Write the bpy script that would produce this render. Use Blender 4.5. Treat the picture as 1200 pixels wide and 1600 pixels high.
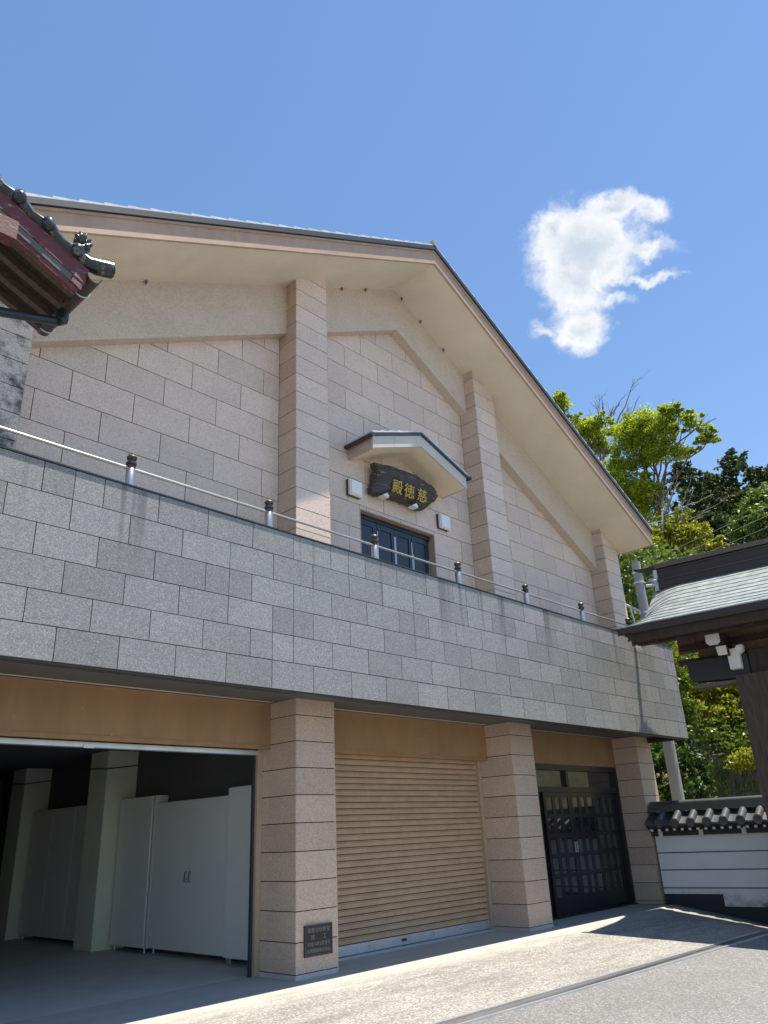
import bpy, math, random
from mathutils import Vector, Matrix, noise
for o in list(bpy.data.objects): bpy.data.objects.remove(o)
sc = bpy.context.scene
COL = sc.collection
R = math.radians
rnd = random.Random(7)

# ------------------------------------------------------------------ camera
cam = bpy.data.cameras.new('camera'); co = bpy.data.objects.new('camera', cam); COL.objects.link(co)
F = Vector((.67515, .62783, .3873)); RT = Vector((.69365, -.71899, -.04368)); UP = Vector((-.25104, -.29814, .92092))
co.matrix_world = Matrix(((RT.x, UP.x, -F.x, -6.0356), (RT.y, UP.y, -F.y, -7.1995), (RT.z, UP.z, -F.z, 1.3826), (0, 0, 0, 1)))
cam.sensor_fit = 'VERTICAL'; cam.sensor_height = 24; cam.lens = 17.965; cam.clip_end = 3000
sc.camera = co

# ------------------------------------------------------------------ sky, sun, exposure
SUN = Vector((.19, -.186, 1)).normalized()
w = bpy.data.worlds.new('World'); sc.world = w; w.use_nodes = True
nt = w.node_tree; N = nt.nodes; Lk = nt.links; N.clear()
def wn(t, **k):
    n = N.new(t)
    for a, b in k.items(): setattr(n, a, b)
    return n
def wm(op, a, b=None, c=None):
    n = wn('ShaderNodeMath', operation=op)
    for i, x in enumerate((a, b, c)):
        if x is None: continue
        if isinstance(x, (int, float)): n.inputs[i].default_value = x
        else: Lk.new(x, n.inputs[i])
    return n.outputs[0]
sky = wn('ShaderNodeTexSky', sky_type='NISHITA'); sky.sun_disc = False
sky.sun_elevation = math.asin(SUN.z); sky.sun_rotation = math.atan2(SUN.x, SUN.y)
sky.air_density = 1.3; sky.dust_density = 0; sky.ozone_density = 6; sky.altitude = 300
tc = wn('ShaderNodeTexCoord')
# one fair-weather cumulus, fixed in the sky: a tangent frame round its direction
CD = Vector((.7257, .3088, .6149)).normalized()
CT = CD.cross(Vector((0, 0, 1))).normalized(); CB = CT.cross(CD).normalized()
def wdot(v):
    n = wn('ShaderNodeVectorMath', operation='DOT_PRODUCT'); Lk.new(tc.outputs['Generated'], n.inputs[0]); n.inputs[1].default_value = v
    return n.outputs['Value']
dz = wdot(CD); front = wm('GREATER_THAN', dz, .3); dzs = wm('MAXIMUM', dz, .3)
cu = wm('DIVIDE', wdot(CT), dzs); cv = wm('DIVIDE', wdot(CB), dzs)
cmb = wn('ShaderNodeCombineXYZ'); Lk.new(cu, cmb.inputs[0]); Lk.new(cv, cmb.inputs[1])
def wnoise(scale, detail, rough=.6, off=(0, 0, 0), src=None):
    mp = wn('ShaderNodeMapping'); mp.inputs['Location'].default_value = off; Lk.new(src or cmb.outputs[0], mp.inputs['Vector'])
    n = wn('ShaderNodeTexNoise'); n.inputs['Scale'].default_value = scale; n.inputs['Detail'].default_value = detail; n.inputs['Roughness'].default_value = rough
    Lk.new(mp.outputs[0], n.inputs['Vector']); return n
n1 = wnoise(22, 6, .6)
ad = wn('ShaderNodeVectorMath', operation='SUBTRACT'); Lk.new(n1.outputs['Color'], ad.inputs[0]); ad.inputs[1].default_value = (.5, .5, .5)
sl = wn('ShaderNodeVectorMath', operation='SCALE'); Lk.new(ad.outputs[0], sl.inputs[0]); sl.inputs['Scale'].default_value = .06
wp = wn('ShaderNodeVectorMath', operation='ADD'); Lk.new(cmb.outputs[0], wp.inputs[0]); Lk.new(sl.outputs[0], wp.inputs[1])
PX = 1 / 1353.0 / 4.286
ROLL = -.23
BLOBS = [(480, 400, 320, 240, 1.1), (870, 190, 130, 80, .8), (640, 170, 150, 100, 1), (260, 300, 130, 140, .95), (430, 640, 240, 190, 1),
         (450, 960, 165, 150, .95), (900, 440, 150, 60, .8), (940, 640, 150, 26, .5), (660, 560, 140, 110, .8), (260, 990, 90, 40, .4), (660, 760, 110, 40, .45)]
acc = None
for bx_, by_, rx_, ry_, wgt in BLOBS:
    dx, dy = (bx_ - 560) * PX, -(by_ - 560) * PX
    x = dx * math.cos(ROLL) - dy * math.sin(ROLL); y = dx * math.sin(ROLL) + dy * math.cos(ROLL)
    mp = wn('ShaderNodeMapping', vector_type='TEXTURE'); mp.inputs['Location'].default_value = (x, y, 0)
    mp.inputs['Rotation'].default_value = (0, 0, ROLL); mp.inputs['Scale'].default_value = (rx_ * PX * 1.25, ry_ * PX * 1.25, 1)
    Lk.new(wp.outputs[0], mp.inputs['Vector'])
    ln = wn('ShaderNodeVectorMath', operation='LENGTH'); Lk.new(mp.outputs[0], ln.inputs[0])
    f = wm('MULTIPLY', wm('SUBTRACT', 1, ln.outputs['Value']), wgt)
    acc = f if acc is None else wm('SMOOTH_MAX', acc, f, .12)
n2 = wnoise(40, 7, .62, (3, 1, 0), wp.outputs[0])
fld = wm('ADD', acc, wm('MULTIPLY', wm('SUBTRACT', n2.outputs['Fac'], .5), .8))
mr = wn('ShaderNodeMapRange', interpolation_type='SMOOTHSTEP'); Lk.new(fld, mr.inputs[0]); mr.inputs[1].default_value = -.2; mr.inputs[2].default_value = .5
mask = wm('MULTIPLY', wm('MULTIPLY', mr.outputs[0], front), .97)
n3 = wnoise(20, 4, .6, (0.02, -.035, 0), wp.outputs[0])
shd = wn('ShaderNodeMapRange', interpolation_type='SMOOTHSTEP'); Lk.new(wm('ADD', wm('MULTIPLY', acc, .75), n3.outputs['Fac']), shd.inputs[0]); shd.inputs[1].default_value = .66; shd.inputs[2].default_value = 1.35
ccol = wn('ShaderNodeMix', data_type='RGBA'); Lk.new(shd.outputs[0], ccol.inputs['Factor'])
ccol.inputs['A'].default_value = (5.6, 5.7, 5.8, 1); ccol.inputs['B'].default_value = (3.5, 4.0, 4.6, 1)
mix = wn('ShaderNodeMix', data_type='RGBA'); Lk.new(mask, mix.inputs['Factor']); Lk.new(sky.outputs[0], mix.inputs['A']); Lk.new(ccol.outputs['Result'], mix.inputs['B'])
bg = wn('ShaderNodeBackground'); bg.inputs['Strength'].default_value = .098; Lk.new(mix.outputs['Result'], bg.inputs['Color'])
bg0 = wn('ShaderNodeBackground'); bg0.inputs['Strength'].default_value = bg.inputs['Strength'].default_value; Lk.new(sky.outputs[0], bg0.inputs['Color'])
msh = wn('ShaderNodeMixShader'); Lk.new(wm('GREATER_THAN', wdot(CD), .975), msh.inputs[0]); Lk.new(bg0.outputs[0], msh.inputs[1]); Lk.new(bg.outputs[0], msh.inputs[2])
wo = wn('ShaderNodeOutputWorld'); Lk.new(msh.outputs[0], wo.inputs['Surface'])
sl_ = bpy.data.lights.new('sun', 'SUN'); so = bpy.data.objects.new('sun', sl_); COL.objects.link(so)
sl_.energy = 4.5; sl_.angle = R(.5); sl_.color = (1, .915, .79)
so.rotation_euler = SUN.to_track_quat('Z', 'Y').to_euler(); so.location = (3, -4, 30)
vs = sc.view_settings; vs.view_transform = 'Standard'; vs.look = 'None'; vs.gamma = 1; vs.exposure = .86
sc.cycles.max_bounces = 7; sc.cycles.diffuse_bounces = 4; sc.cycles.glossy_bounces = 3; sc.cycles.transmission_bounces = 4

# ------------------------------------------------------------------ materials
MATS = {}
class MT:
    def __init__(s, name, rough=.6, metal=0):
        s.m = bpy.data.materials.new(name); s.m.use_nodes = True; s.t = s.m.node_tree; s.n = s.t.nodes; s.l = s.t.links
        s.b = s.n['Principled BSDF']; s.b.inputs['Roughness'].default_value = rough; s.b.inputs['Metallic'].default_value = metal
        MATS[name] = s.m
        s.tc = s.n.new('ShaderNodeTexCoord'); s.oi = s.n.new('ShaderNodeObjectInfo'); s.geo = s.n.new('ShaderNodeNewGeometry')
        a = s.n.new('ShaderNodeVectorMath'); a.operation = 'ADD'
        sc_ = s.n.new('ShaderNodeVectorMath'); sc_.operation = 'SCALE'; sc_.inputs[0].default_value = (37, 61, 23); s.l.new(s.oi.outputs['Random'], sc_.inputs['Scale'])
        s.l.new(s.tc.outputs['Object'], a.inputs[0]); s.l.new(sc_.outputs[0], a.inputs[1]); s.co = a.outputs[0]
        s.pos = s.geo.outputs['Position']
    def math(s, op, a, b=None, c=None):
        n = s.n.new('ShaderNodeMath'); n.operation = op
        for i, x in enumerate((a, b, c)):
            if x is None: continue
            if isinstance(x, (int, float)): n.inputs[i].default_value = x
            else: s.l.new(x, n.inputs[i])
        return n.outputs[0]
    def map(s, v, scale=(1, 1, 1), loc=(0, 0, 0)):
        n = s.n.new('ShaderNodeMapping'); n.inputs['Scale'].default_value = scale; n.inputs['Location'].default_value = loc; s.l.new(v, n.inputs['Vector']); return n.outputs[0]
    def noise(s, scale, detail=3, rough=.5, v=None, out='Fac'):
        n = s.n.new('ShaderNodeTexNoise'); n.inputs['Scale'].default_value = scale; n.inputs['Detail'].default_value = detail; n.inputs['Roughness'].default_value = rough
        s.l.new(v or s.co, n.inputs['Vector']); return n.outputs[out]
    def vor(s, scale, v=None, out='Distance', feat='F1'):
        n = s.n.new('ShaderNodeTexVoronoi'); n.inputs['Scale'].default_value = scale; n.feature = feat; s.l.new(v or s.co, n.inputs['Vector']); return n.outputs[out]
    def ramp(s, fac, stops):
        n = s.n.new('ShaderNodeValToRGB'); s.l.new(fac, n.inputs[0]); e = n.color_ramp.elements
        while len(e) < len(stops): e.new(.5)
        for i, (p, c) in enumerate(stops):
            e[i].position = p; e[i].color = (c, c, c, 1) if isinstance(c, (int, float)) else (*c, 1)
        return n.outputs[0]
    def mix(s, fac, a, b, mode='MIX'):
        n = s.n.new('ShaderNodeMix'); n.data_type = 'RGBA'; n.blend_type = mode
        for k, x in (('Factor', fac), ('A', a), ('B', b)):
            if isinstance(x, (int, float)): n.inputs[k].default_value = x if k == 'Factor' else (x, x, x, 1)
            elif isinstance(x, tuple): n.inputs[k].default_value = (*x, 1)
            else: s.l.new(x, n.inputs[k])
        return n.outputs['Result']
    def col(s, x):
        if isinstance(x, tuple): s.b.inputs['Base Color'].default_value = (*x, 1)
        else: s.l.new(x, s.b.inputs['Base Color'])
        return s
    def bump(s, h, strength=.3, dist=.01):
        n = s.n.new('ShaderNodeBump'); n.inputs['Strength'].default_value = strength; n.inputs['Distance'].default_value = dist
        s.l.new(h, n.inputs['Height']); s.l.new(n.outputs[0], s.b.inputs['Normal']); return s

def granite(name, base, dark, light, streak=False, rough=.55, vary=.16):
    m = MT(name, rough)
    g = m.noise(120, 2, .8); big = m.noise(2.2, 5, .65)
    cell = m.n.new('ShaderNodeSeparateColor'); m.l.new(m.vor(105, None, 'Color'), cell.inputs[0]); g2 = cell.outputs[0]
    c = m.ramp(g, [(.38, dark), (.46, base), (.55, base), (.62, light)])
    c = m.mix(.62, c, m.ramp(g2, [(.05, dark), (.38, base), (.7, base), (.95, light)]))
    c = m.mix(.4, c, m.ramp(big, [(.3, tuple(x * .84 for x in base)), (.7, tuple(min(1, x * 1.12) for x in base))]))
    v = m.math('MULTIPLY_ADD', m.oi.outputs['Random'], vary, 1 - vary / 2)
    c = m.mix(1, c, v, 'MULTIPLY')
    if streak:
        sx = m.n.new('ShaderNodeSeparateXYZ'); m.l.new(m.pos, sx.inputs[0])
        st = m.noise(1, 2, .5, m.map(m.pos, (5.5, 5.5, .12), (1.3, 0, 0)))
        st = m.ramp(st, [(.60, 0), (.68, 1)])
        rg = m.noise(1, 3, .6, m.map(m.pos, (24, 24, 3)))
        ft = m.n.new('ShaderNodeMapRange'); m.l.new(sx.outputs[2], ft.inputs[0]); ft.inputs[1].default_value = 3.6; ft.inputs[2].default_value = 4.64; ft.inputs[3].default_value = 0; ft.inputs[4].default_value = .75
        k = m.math('MULTIPLY', m.math('MULTIPLY', st, ft.outputs[0]), m.math('ADD', rg, .3))
        c = m.mix(k, c, tuple(x * .33 for x in base))
        # pale lime runs
        lm = m.noise(1, 4, .7, m.map(m.pos, (9, 9, 2.2), (4.2, 0, 8)))
        c = m.mix(m.math('MULTIPLY', m.ramp(lm, [(.66, 0), (.74, 1)]), .22), c, (.7, .7, .68))
    m.col(c); m.bump(g, .25, .003)
    return m.m
granite('grey_granite', (.262, .26, .256), (.08, .08, .079), (.53, .528, .52), True, .6, .24)
granite('pink_granite', (.735, .58, .485), (.37, .26, .205), (.93, .81, .70), False, .55, .15)
granite('tan_granite', (.56, .425, .335), (.25, .175, .135), (.78, .64, .53), False, .5, .17)
granite('band_render', (.64, .525, .425), (.27, .215, .175), (.82, .72, .62), False, .75, .04)
granite('canopy_stone', (.62, .57, .50), (.42, .38, .33), (.75, .70, .63), False, .5, .06)
granite('base_granite', (.47, .455, .43), (.27, .26, .25), (.64, .62, .59), False, .5, .1)
def stained():
    m = MT('stained_granite', .6)
    g = m.noise(95, 4, .75); c = m.ramp(g, [(.36, (.33, .25, .20)), (.5, (.68, .56, .47)), (.66, (.85, .76, .67))])
    st = m.noise(2.6, 7, .72, m.pos); c = m.mix(m.ramp(st, [(.49, 0), (.60, .92)]), c, (.05, .046, .042)); m.col(c); m.bump(g, .25, .003)
stained()
MT('sealant', .8).col((.03, .027, .025))
def plaster(name, c, rough=.85, v=.085):
    m = MT(name, rough); n = m.noise(1.2, 6, .65); n2 = m.noise(60, 3, .6)
    m.col(m.mix(m.ramp(n, [(.3, 0), (.7, 1)]), tuple(x * (1 - v) for x in c), tuple(min(1, x * (1 + v)) for x in c))); m.bump(n2, .15, .003)
plaster('soffit_plaster', (.74, .655, .52))
plaster('canopy_plaster', (.78, .69, .52), .7, .03)
plaster('white_plaster', (.80, .78, .76), .8, .05)
plaster('column_plaster', (.66, .68, .55), .8, .05)
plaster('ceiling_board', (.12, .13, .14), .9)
plaster('balcony_floor', (.55, .53, .49), .85)
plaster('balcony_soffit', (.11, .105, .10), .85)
plaster('dark_base', (.03, .031, .035), .7)
def grimy():
    m = MATS['white_plaster']; t = m.node_tree; p = t.nodes['Principled BSDF']; old = p.inputs['Base Color'].links[0].from_socket
    g = t.nodes.new('ShaderNodeNewGeometry'); sx = t.nodes.new('ShaderNodeSeparateXYZ'); t.links.new(g.outputs['Position'], sx.inputs[0])
    mr_ = t.nodes.new('ShaderNodeMapRange'); t.links.new(sx.outputs[2], mr_.inputs[0]); mr_.inputs[1].default_value = .30; mr_.inputs[2].default_value = -.02
    mp = t.nodes.new('ShaderNodeMapping'); mp.inputs['Scale'].default_value = (2.4, 2.4, 5); t.links.new(g.outputs['Position'], mp.inputs['Vector'])
    nz = t.nodes.new('ShaderNodeTexNoise'); nz.inputs['Scale'].default_value = 1; nz.inputs['Detail'].default_value = 7; nz.inputs['Roughness'].default_value = .7; t.links.new(mp.outputs[0], nz.inputs['Vector'])
    rp = t.nodes.new('ShaderNodeMapRange'); t.links.new(nz.outputs['Fac'], rp.inputs[0]); rp.inputs[1].default_value = .38; rp.inputs[2].default_value = .68
    mu = t.nodes.new('ShaderNodeMath'); mu.operation = 'MULTIPLY'; t.links.new(mr_.outputs[0], mu.inputs[0]); t.links.new(rp.outputs[0], mu.inputs[1])
    mx = t.nodes.new('ShaderNodeMix'); mx.data_type = 'RGBA'; t.links.new(mu.outputs[0], mx.inputs['Factor']); t.links.new(old, mx.inputs['A']); mx.inputs['B'].default_value = (.10, .10, .10, 1)
    t.links.new(mx.outputs['Result'], p.inputs['Base Color'])
grimy()
def paint(name, c, rough=.4, metal=0, specks=False):
    m = MT(name, rough, metal); n = m.noise(3, 6, .7, m.map(m.co, (1, 1, .3)))
    k = m.mix(m.ramp(n, [(.3, 0), (.7, 1)]), tuple(x * .83 for x in c), tuple(min(1, x * 1.1) for x in c))
    if specks:
        s = m.ramp(m.vor(7), [(.03, 1), (.045, 0)]); k = m.mix(m.math('MULTIPLY', s, .6), k, (.75, .7, .6))
    m.col(k)
paint('barge_tan', (.49, .335, .235), .5)
paint('lintel_brown', (.34, .20, .098), .6, 0, True)
paint('shutter_tan', (.475, .325, .205), .42)
paint('guide_tan', (.44, .34, .235), .45)
paint('dark_metal', (.055, .06, .068), .4, .3)
paint('gutter_grey', (.035, .045, .055), .45, .1)
paint('door_black', (.012, .013, .017), .3)
paint('door_navy', (.022, .028, .042), .35)
paint('door_frame_slate', (.035, .042, .05), .3, .3)
paint('steel', (.52, .51, .49), .36, .85)
paint('galvanised', (.62, .66, .70), .4, .7)
paint('bronze', (.10, .085, .075), .45, .7)
plaster('cabinet_white', (.80, .79, .75), .45, .025)
paint('jamb_brown', (.42, .33, .27), .5)
paint('pipe_brown', (.06, .042, .035), .38)
paint('pipe_green', (.022, .03, .03), .38, .1)
paint('channel_grey', (.26, .265, .27), .7, .1)
paint('black_wire', (.02, .02, .022), .5)
paint('wire_grey', (.25, .26, .27), .5)
paint('white_paint', (.78, .78, .76), .6)
paint('gold', (.66, .42, .085), .4, .6)
paint('plaque_black', (.014, .017, .022), .3)
paint('plaque_letter', (.24, .235, .225), .4, .5)
m = MT('diffuser', .3); m.col((.84, .85, .83)); m.b.inputs['Subsurface Weight'].default_value = 0
def tilemat(name, c, rough, metal=0, patch=None):
    m = MT(name, rough, metal); n = m.noise(5, 5, .65); n2 = m.noise(40, 3, .6)
    k = m.mix(m.ramp(n, [(.3, 0), (.7, 1)]), tuple(x * .75 for x in c), tuple(x * 1.25 for x in c))
    if patch: k = m.mix(m.ramp(m.noise(11, 5, .7), [(.56, 0), (.63, .85)]), k, patch)
    m.col(k); m.bump(n2, .12, .004)
tilemat('slate_tile', (.30, .31, .32), .45)
tilemat('verge_tile', (.62, .64, .66), .35)
tilemat('kawara', (.085, .088, .093), .36)
tilemat('old_kawara', (.022, .027, .028), .24, 0, (.15, .165, .13))
def wood(name, a, b, rough=.65, scale=(2, 2, .25), wear=None):
    m = MT(name, rough); v = m.map(m.tc.outputs['Object'], scale); n = m.noise(16, 6, .65, v)
    k = m.mix(m.ramp(n, [(.3, 0), (.7, 1)]), a, b)
    if wear: k = m.mix(m.ramp(m.noise(7, 7, .75, m.map(m.tc.outputs['Object'], scale)), [(.57, 0), (.63, .9)]), k, wear)
    m.col(k); m.bump(n, .4, .006)
wood('gate_wood', (.022, .014, .010), (.055, .036, .026), .7)
wood('post_wood', (.04, .026, .02), (.10, .068, .05), .75)
wood('gate_board', (.11, .058, .038), (.21, .115, .072), .7, (2, 2, 2))
wood('dark_board', (.025, .02, .017), (.05, .038, .03), .6, (.4, 3, 3))
wood('ridge_brown', (.030, .023, .021), (.045, .035, .031), .5, (.3, .3, 3))
wood('red_paint', (.10, .026, .024), (.15, .04, .036), .55, (1.5, 1.5, 4), (.34, .29, .28))
wood('old_grey_wood', (.09, .085, .08), (.16, .155, .15), .8, (1, 1, 6))
wood('old_soffit', (.018, .011, .008), (.055, .033, .022), .8, (4, .5, 2))
wood('old_rafter', (.05, .032, .022), (.10, .068, .048), .8, (1, 1, 4))
wood('drift_wood', (.025, .018, .015), (.075, .058, .05), .55, (1, 3, 5), (.30, .27, .25))
def copper():
    m = MT('copper_patina', .42, .25); n = m.noise(1, 5, .6, m.map(m.pos, (5, 5, .8))); n2 = m.noise(1.3, 5, .7)
    k = m.ramp(n, [(.3, (.22, .255, .25)), (.55, (.36, .395, .385)), (.75, (.48, .51, .50))])
    k = m.mix(m.ramp(n2, [(.45, 0), (.7, .5)]), k, (.17, .185, .185)); m.col(k)
copper()
def asphalt():
    m = MT('asphalt', .85); a = m.noise(160, 3, .7, m.pos); v = m.vor(75, m.pos, 'Color'); b = m.noise(.5, 4, .6, m.pos)
    sv = m.n.new('ShaderNodeSeparateColor'); m.l.new(v, sv.inputs[0])
    k = m.ramp(sv.outputs[0], [(0, (.07, .07, .069)), (.5, (.165, .165, .162)), (.85, (.26, .26, .253)), (1, (.42, .42, .41))])
    k = m.mix(.35, k, m.ramp(a, [(.3, (.1, .1, .1)), (.7, (.36, .36, .35))]))
    k = m.mix(1, k, m.ramp(b, [(.3, .86), (.7, 1.1)]), 'MULTIPLY'); m.col(k); m.bump(sv.outputs[1], .35, .006)
asphalt()
def concrete():
    m = MT('apron_concrete', .8)
    sx = m.n.new('ShaderNodeSeparateXYZ'); m.l.new(m.pos, sx.inputs[0])
    n = m.noise(2.2, 8, .75, m.map(m.pos, (.5, 2.2, 1))); f = m.noise(75, 4, .7, m.pos); agg = m.vor(62, m.pos, 'Color')
    sv = m.n.new('ShaderNodeSeparateColor'); m.l.new(agg, sv.inputs[0])
    smooth = m.ramp(n, [(.3, (.40, .385, .345)), (.7, (.50, .48, .43))])
    rough = m.ramp(sv.outputs[0], [(0, (.10, .095, .088)), (.45, (.25, .24, .22)), (.8, (.36, .345, .315)), (1, (.52, .50, .46))])
    y = m.math('ADD', sx.outputs[1], m.math('MULTIPLY', m.math('SUBTRACT', n, .5), 1.1))
    worn = m.n.new('ShaderNodeMapRange'); m.l.new(y, worn.inputs[0]); worn.inputs[1].default_value = -.35; worn.inputs[2].default_value = -.95; worn.inputs[3].default_value = 0; worn.inputs[4].default_value = .8
    k = m.mix(worn.outputs[0], smooth, rough)
    big = m.noise(1.5, 8, .75, m.map(m.pos, (.55, 2.6, 1), (3.1, 1.7, 0)))
    k = m.mix(m.math('MULTIPLY', m.ramp(big, [(.46, 0), (.64, 1)]), m.math('MULTIPLY', worn.outputs[0], .72)), k, (.135, .128, .118))
    red = m.noise(1.1, 5, .6, m.map(m.pos, (1, 2, 1), (9, 4, 0)))
    k = m.mix(m.math('MULTIPLY', m.ramp(red, [(.55, 0), (.7, .25)]), worn.outputs[0]), k, (.28, .22, .17))
    m.col(k); m.bump(f, .3, .004)
concrete()
def floorc():
    m = MT('indoor_floor', .6); n = m.noise(1.6, 7, .7, m.pos); m.col(m.ramp(n, [(.3, (.50, .49, .46)), (.7, (.62, .60, .56))]))
floorc()
def earth():
    m = MT('earth', .95); n = m.noise(.8, 7, .7, m.pos); n2 = m.noise(9, 5, .7, m.pos)
    k = m.ramp(n, [(.35, (.05, .07, .02)), (.5, (.13, .12, .055)), (.68, (.23, .18, .12))]); m.col(m.mix(.5, k, m.ramp(n2, [(.3, (.04, .05, .015)), (.7, (.27, .24, .13))]))); m.bump(n2, .8, .05)
earth()
def leaf(name, a, b, c, rough=.45, tr=.35):
    m = MT(name, rough); v = m.noise(1.7, 3, .6, m.pos); f = m.noise(14, 3, .6, m.pos)
    rnd_ = m.geo.outputs['Random Per Island']
    k = m.ramp(m.math('ADD', m.math('MULTIPLY', rnd_, .65), m.math('MULTIPLY', v, .45)), [(.2, a), (.55, b), (.85, c)])
    m.col(k)
    tl = m.n.new('ShaderNodeBsdfTranslucent'); m.l.new(m.mix(1, k, (1.2, 1.25, .6), 'MULTIPLY'), tl.inputs['Color'])
    mx = m.n.new('ShaderNodeMixShader'); mx.inputs[0].default_value = tr
    m.l.new(m.b.outputs[0], mx.inputs[1]); m.l.new(tl.outputs[0], mx.inputs[2]); m.l.new(mx.outputs[0], m.n['Material Output'].inputs['Surface'])
leaf('maple_leaf', (.14, .21, .02), (.31, .39, .035), (.56, .56, .06), .45, .5)
leaf('conifer_leaf', (.028, .046, .014), (.058, .085, .024), (.105, .14, .04), .6, .18)
leaf('broad_leaf', (.06, .10, .02), (.12, .18, .03), (.22, .28, .06), .4, .4)
leaf('camellia_leaf', (.02, .045, .01), (.06, .115, .02), (.16, .23, .045), .4, .25)
leaf('shrub_leaf', (.12, .16, .016), (.29, .32, .03), (.52, .47, .055), .45, .45)
wood('bark', (.07, .055, .045), (.16, .13, .11), .9, (3, 3, .6))
wood('grey_bark', (.16, .14, .13), (.30, .27, .25), .9, (3, 3, .6))
m = MT('glass', .04); m.col((.018, .020, .024)); m.b.inputs['Specular IOR Level'].default_value = .9; m.b.inputs['IOR'].default_value = 1.6
m = MT('curtain', .9); m.col((.45, .44, .40))
plaster('pole_concrete', (.34, .335, .32), .85, .12)
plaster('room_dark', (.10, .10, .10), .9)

# ------------------------------------------------------------------ helpers
WL = {}
def link(o, parent, wloc):
    COL.objects.link(o)
    if parent is not None:
        o.parent = parent; o.location = Vector(wloc) - WL[parent.name]
    else: o.location = wloc
    WL[o.name] = Vector(wloc); return o
def empty(name, loc, label, cat, group=None):
    o = bpy.data.objects.new(name, None); link(o, None, loc); return tag(o, label, cat, group)
def tag(o, label=None, cat=None, group=None, kind=None):
    for k, v in (('label', label), ('category', cat), ('group', group), ('kind', kind)):
        if v: o[k] = v
    return o
MESHC = {}
def block(name, x0, x1, y0, y1, z0, z1, mat, parent):
    """one box-shaped stone, board or slat; alike ones share their mesh"""
    s = (round(x1 - x0, 3), round(y1 - y0, 3), round(z1 - z0, 3)); key = (s, mat)
    if key not in MESHC:
        b = MB(); b.box(-s[0] / 2, s[0] / 2, -s[1] / 2, s[1] / 2, -s[2] / 2, s[2] / 2)
        me = bpy.data.meshes.new(name); me.from_pydata(b.v, [], b.f); me.materials.append(MATS[mat]); MESHC[key] = me
    o = bpy.data.objects.new(name, MESHC[key]); return link(o, parent, ((x0 + x1) / 2, (y0 + y1) / 2, (z0 + z1) / 2))
class MB:
    def __init__(s, tf=None): s.v = []; s.f = []; s.tf = tf
    def add(s, vs_, fs):
        k = len(s.v); s.v += [tuple(s.tf(p)) if s.tf else tuple(p) for p in vs_]; s.f += [tuple(i + k for i in f) for f in fs]; return s
    def box(s, x0, x1, y0, y1, z0, z1):
        return s.add([(x0, y0, z0), (x1, y0, z0), (x1, y1, z0), (x0, y1, z0), (x0, y0, z1), (x1, y0, z1), (x1, y1, z1), (x0, y1, z1)],
                     [(0, 3, 2, 1), (4, 5, 6, 7), (0, 1, 5, 4), (1, 2, 6, 5), (2, 3, 7, 6), (3, 0, 4, 7)])
    def prism(s, pts, d):
        n = len(pts); d = Vector(d); P = [Vector(p) for p in pts]
        a, b, c = P[0], P[1], P[2]
        nr = sum(((P[i] - P[0]).cross(P[(i + 1) % n] - P[0]) for i in range(1, n)), Vector())
        if nr.dot(d) > 0: P = P[::-1]
        vs_ = P + [p + d for p in P]
        return s.add(vs_, [tuple(range(n)), tuple(range(2 * n - 1, n - 1, -1))] + [(i, n + i, n + (i + 1) % n, (i + 1) % n) for i in range(n)])
    def tube(s, pts, rad, n=10, cap=True):
        P = [Vector(p) for p in pts]; m = len(P); rad = rad if isinstance(rad, (list, tuple)) else [rad] * m
        vs_ = []; prev = None
        for i, p in enumerate(P):
            t = (P[min(i + 1, m - 1)] - P[max(i - 1, 0)]).normalized()
            a = prev if prev else (Vector((0, 0, 1)) if abs(t.z) < .9 else Vector((1, 0, 0)))
            u = t.cross(a).normalized(); v = u.cross(t).normalized(); prev = v
            vs_ += [p + (u * math.cos(2 * math.pi * k / n) + v * math.sin(2 * math.pi * k / n)) * rad[i] for k in range(n)]
        fs = [(i * n + k, i * n + (k + 1) % n, (i + 1) * n + (k + 1) % n, (i + 1) * n + k) for i in range(m - 1) for k in range(n)]
        if cap: fs += [tuple(range(n - 1, -1, -1)), tuple((m - 1) * n + k for k in range(n))]
        return s.add(vs_, fs)
    def lathe(s, c, prof, n=14):
        return s.tube([(c[0], c[1], c[2] + z) for r, z in prof], [r for r, z in prof], n)
    def sheet(s, fn, nu, nv):
        vs_ = [fn(i / nu, j / nv) for i in range(nu + 1) for j in range(nv + 1)]
        return s.add(vs_, [(i * (nv + 1) + j, (i + 1) * (nv + 1) + j, (i + 1) * (nv + 1) + j + 1, i * (nv + 1) + j + 1) for i in range(nu) for j in range(nv)])
    def build(s, name, mat, parent=None, smooth=False, center=None, auto=None):
        xs = [[p[i] for p in s.v] for i in range(3)]
        c = Vector(center) if center else Vector([(min(x) + max(x)) / 2 for x in xs])
        me = bpy.data.meshes.new(name); me.from_pydata([tuple(Vector(p) - c) for p in s.v], [], s.f); me.materials.append(MATS[mat]); me.update()
        if smooth: me.polygons.foreach_set('use_smooth', [True] * len(me.polygons))
        if auto: me.set_sharp_from_angle(angle=R(auto))
        o = bpy.data.objects.new(name, me); return link(o, parent, c)
def clip(poly, f):
    """keep the part of a polygon where f(p) >= 0"""
    out = []
    for i, p in enumerate(poly):
        q = poly[(i + 1) % len(poly)]; a, b = f(p), f(q)
        if a >= 0: out.append(p)
        if (a < 0) != (b < 0): t = a / (a - b); out.append((p[0] + (q[0] - p[0]) * t, p[1] + (q[1] - p[1]) * t))
    return out

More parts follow.
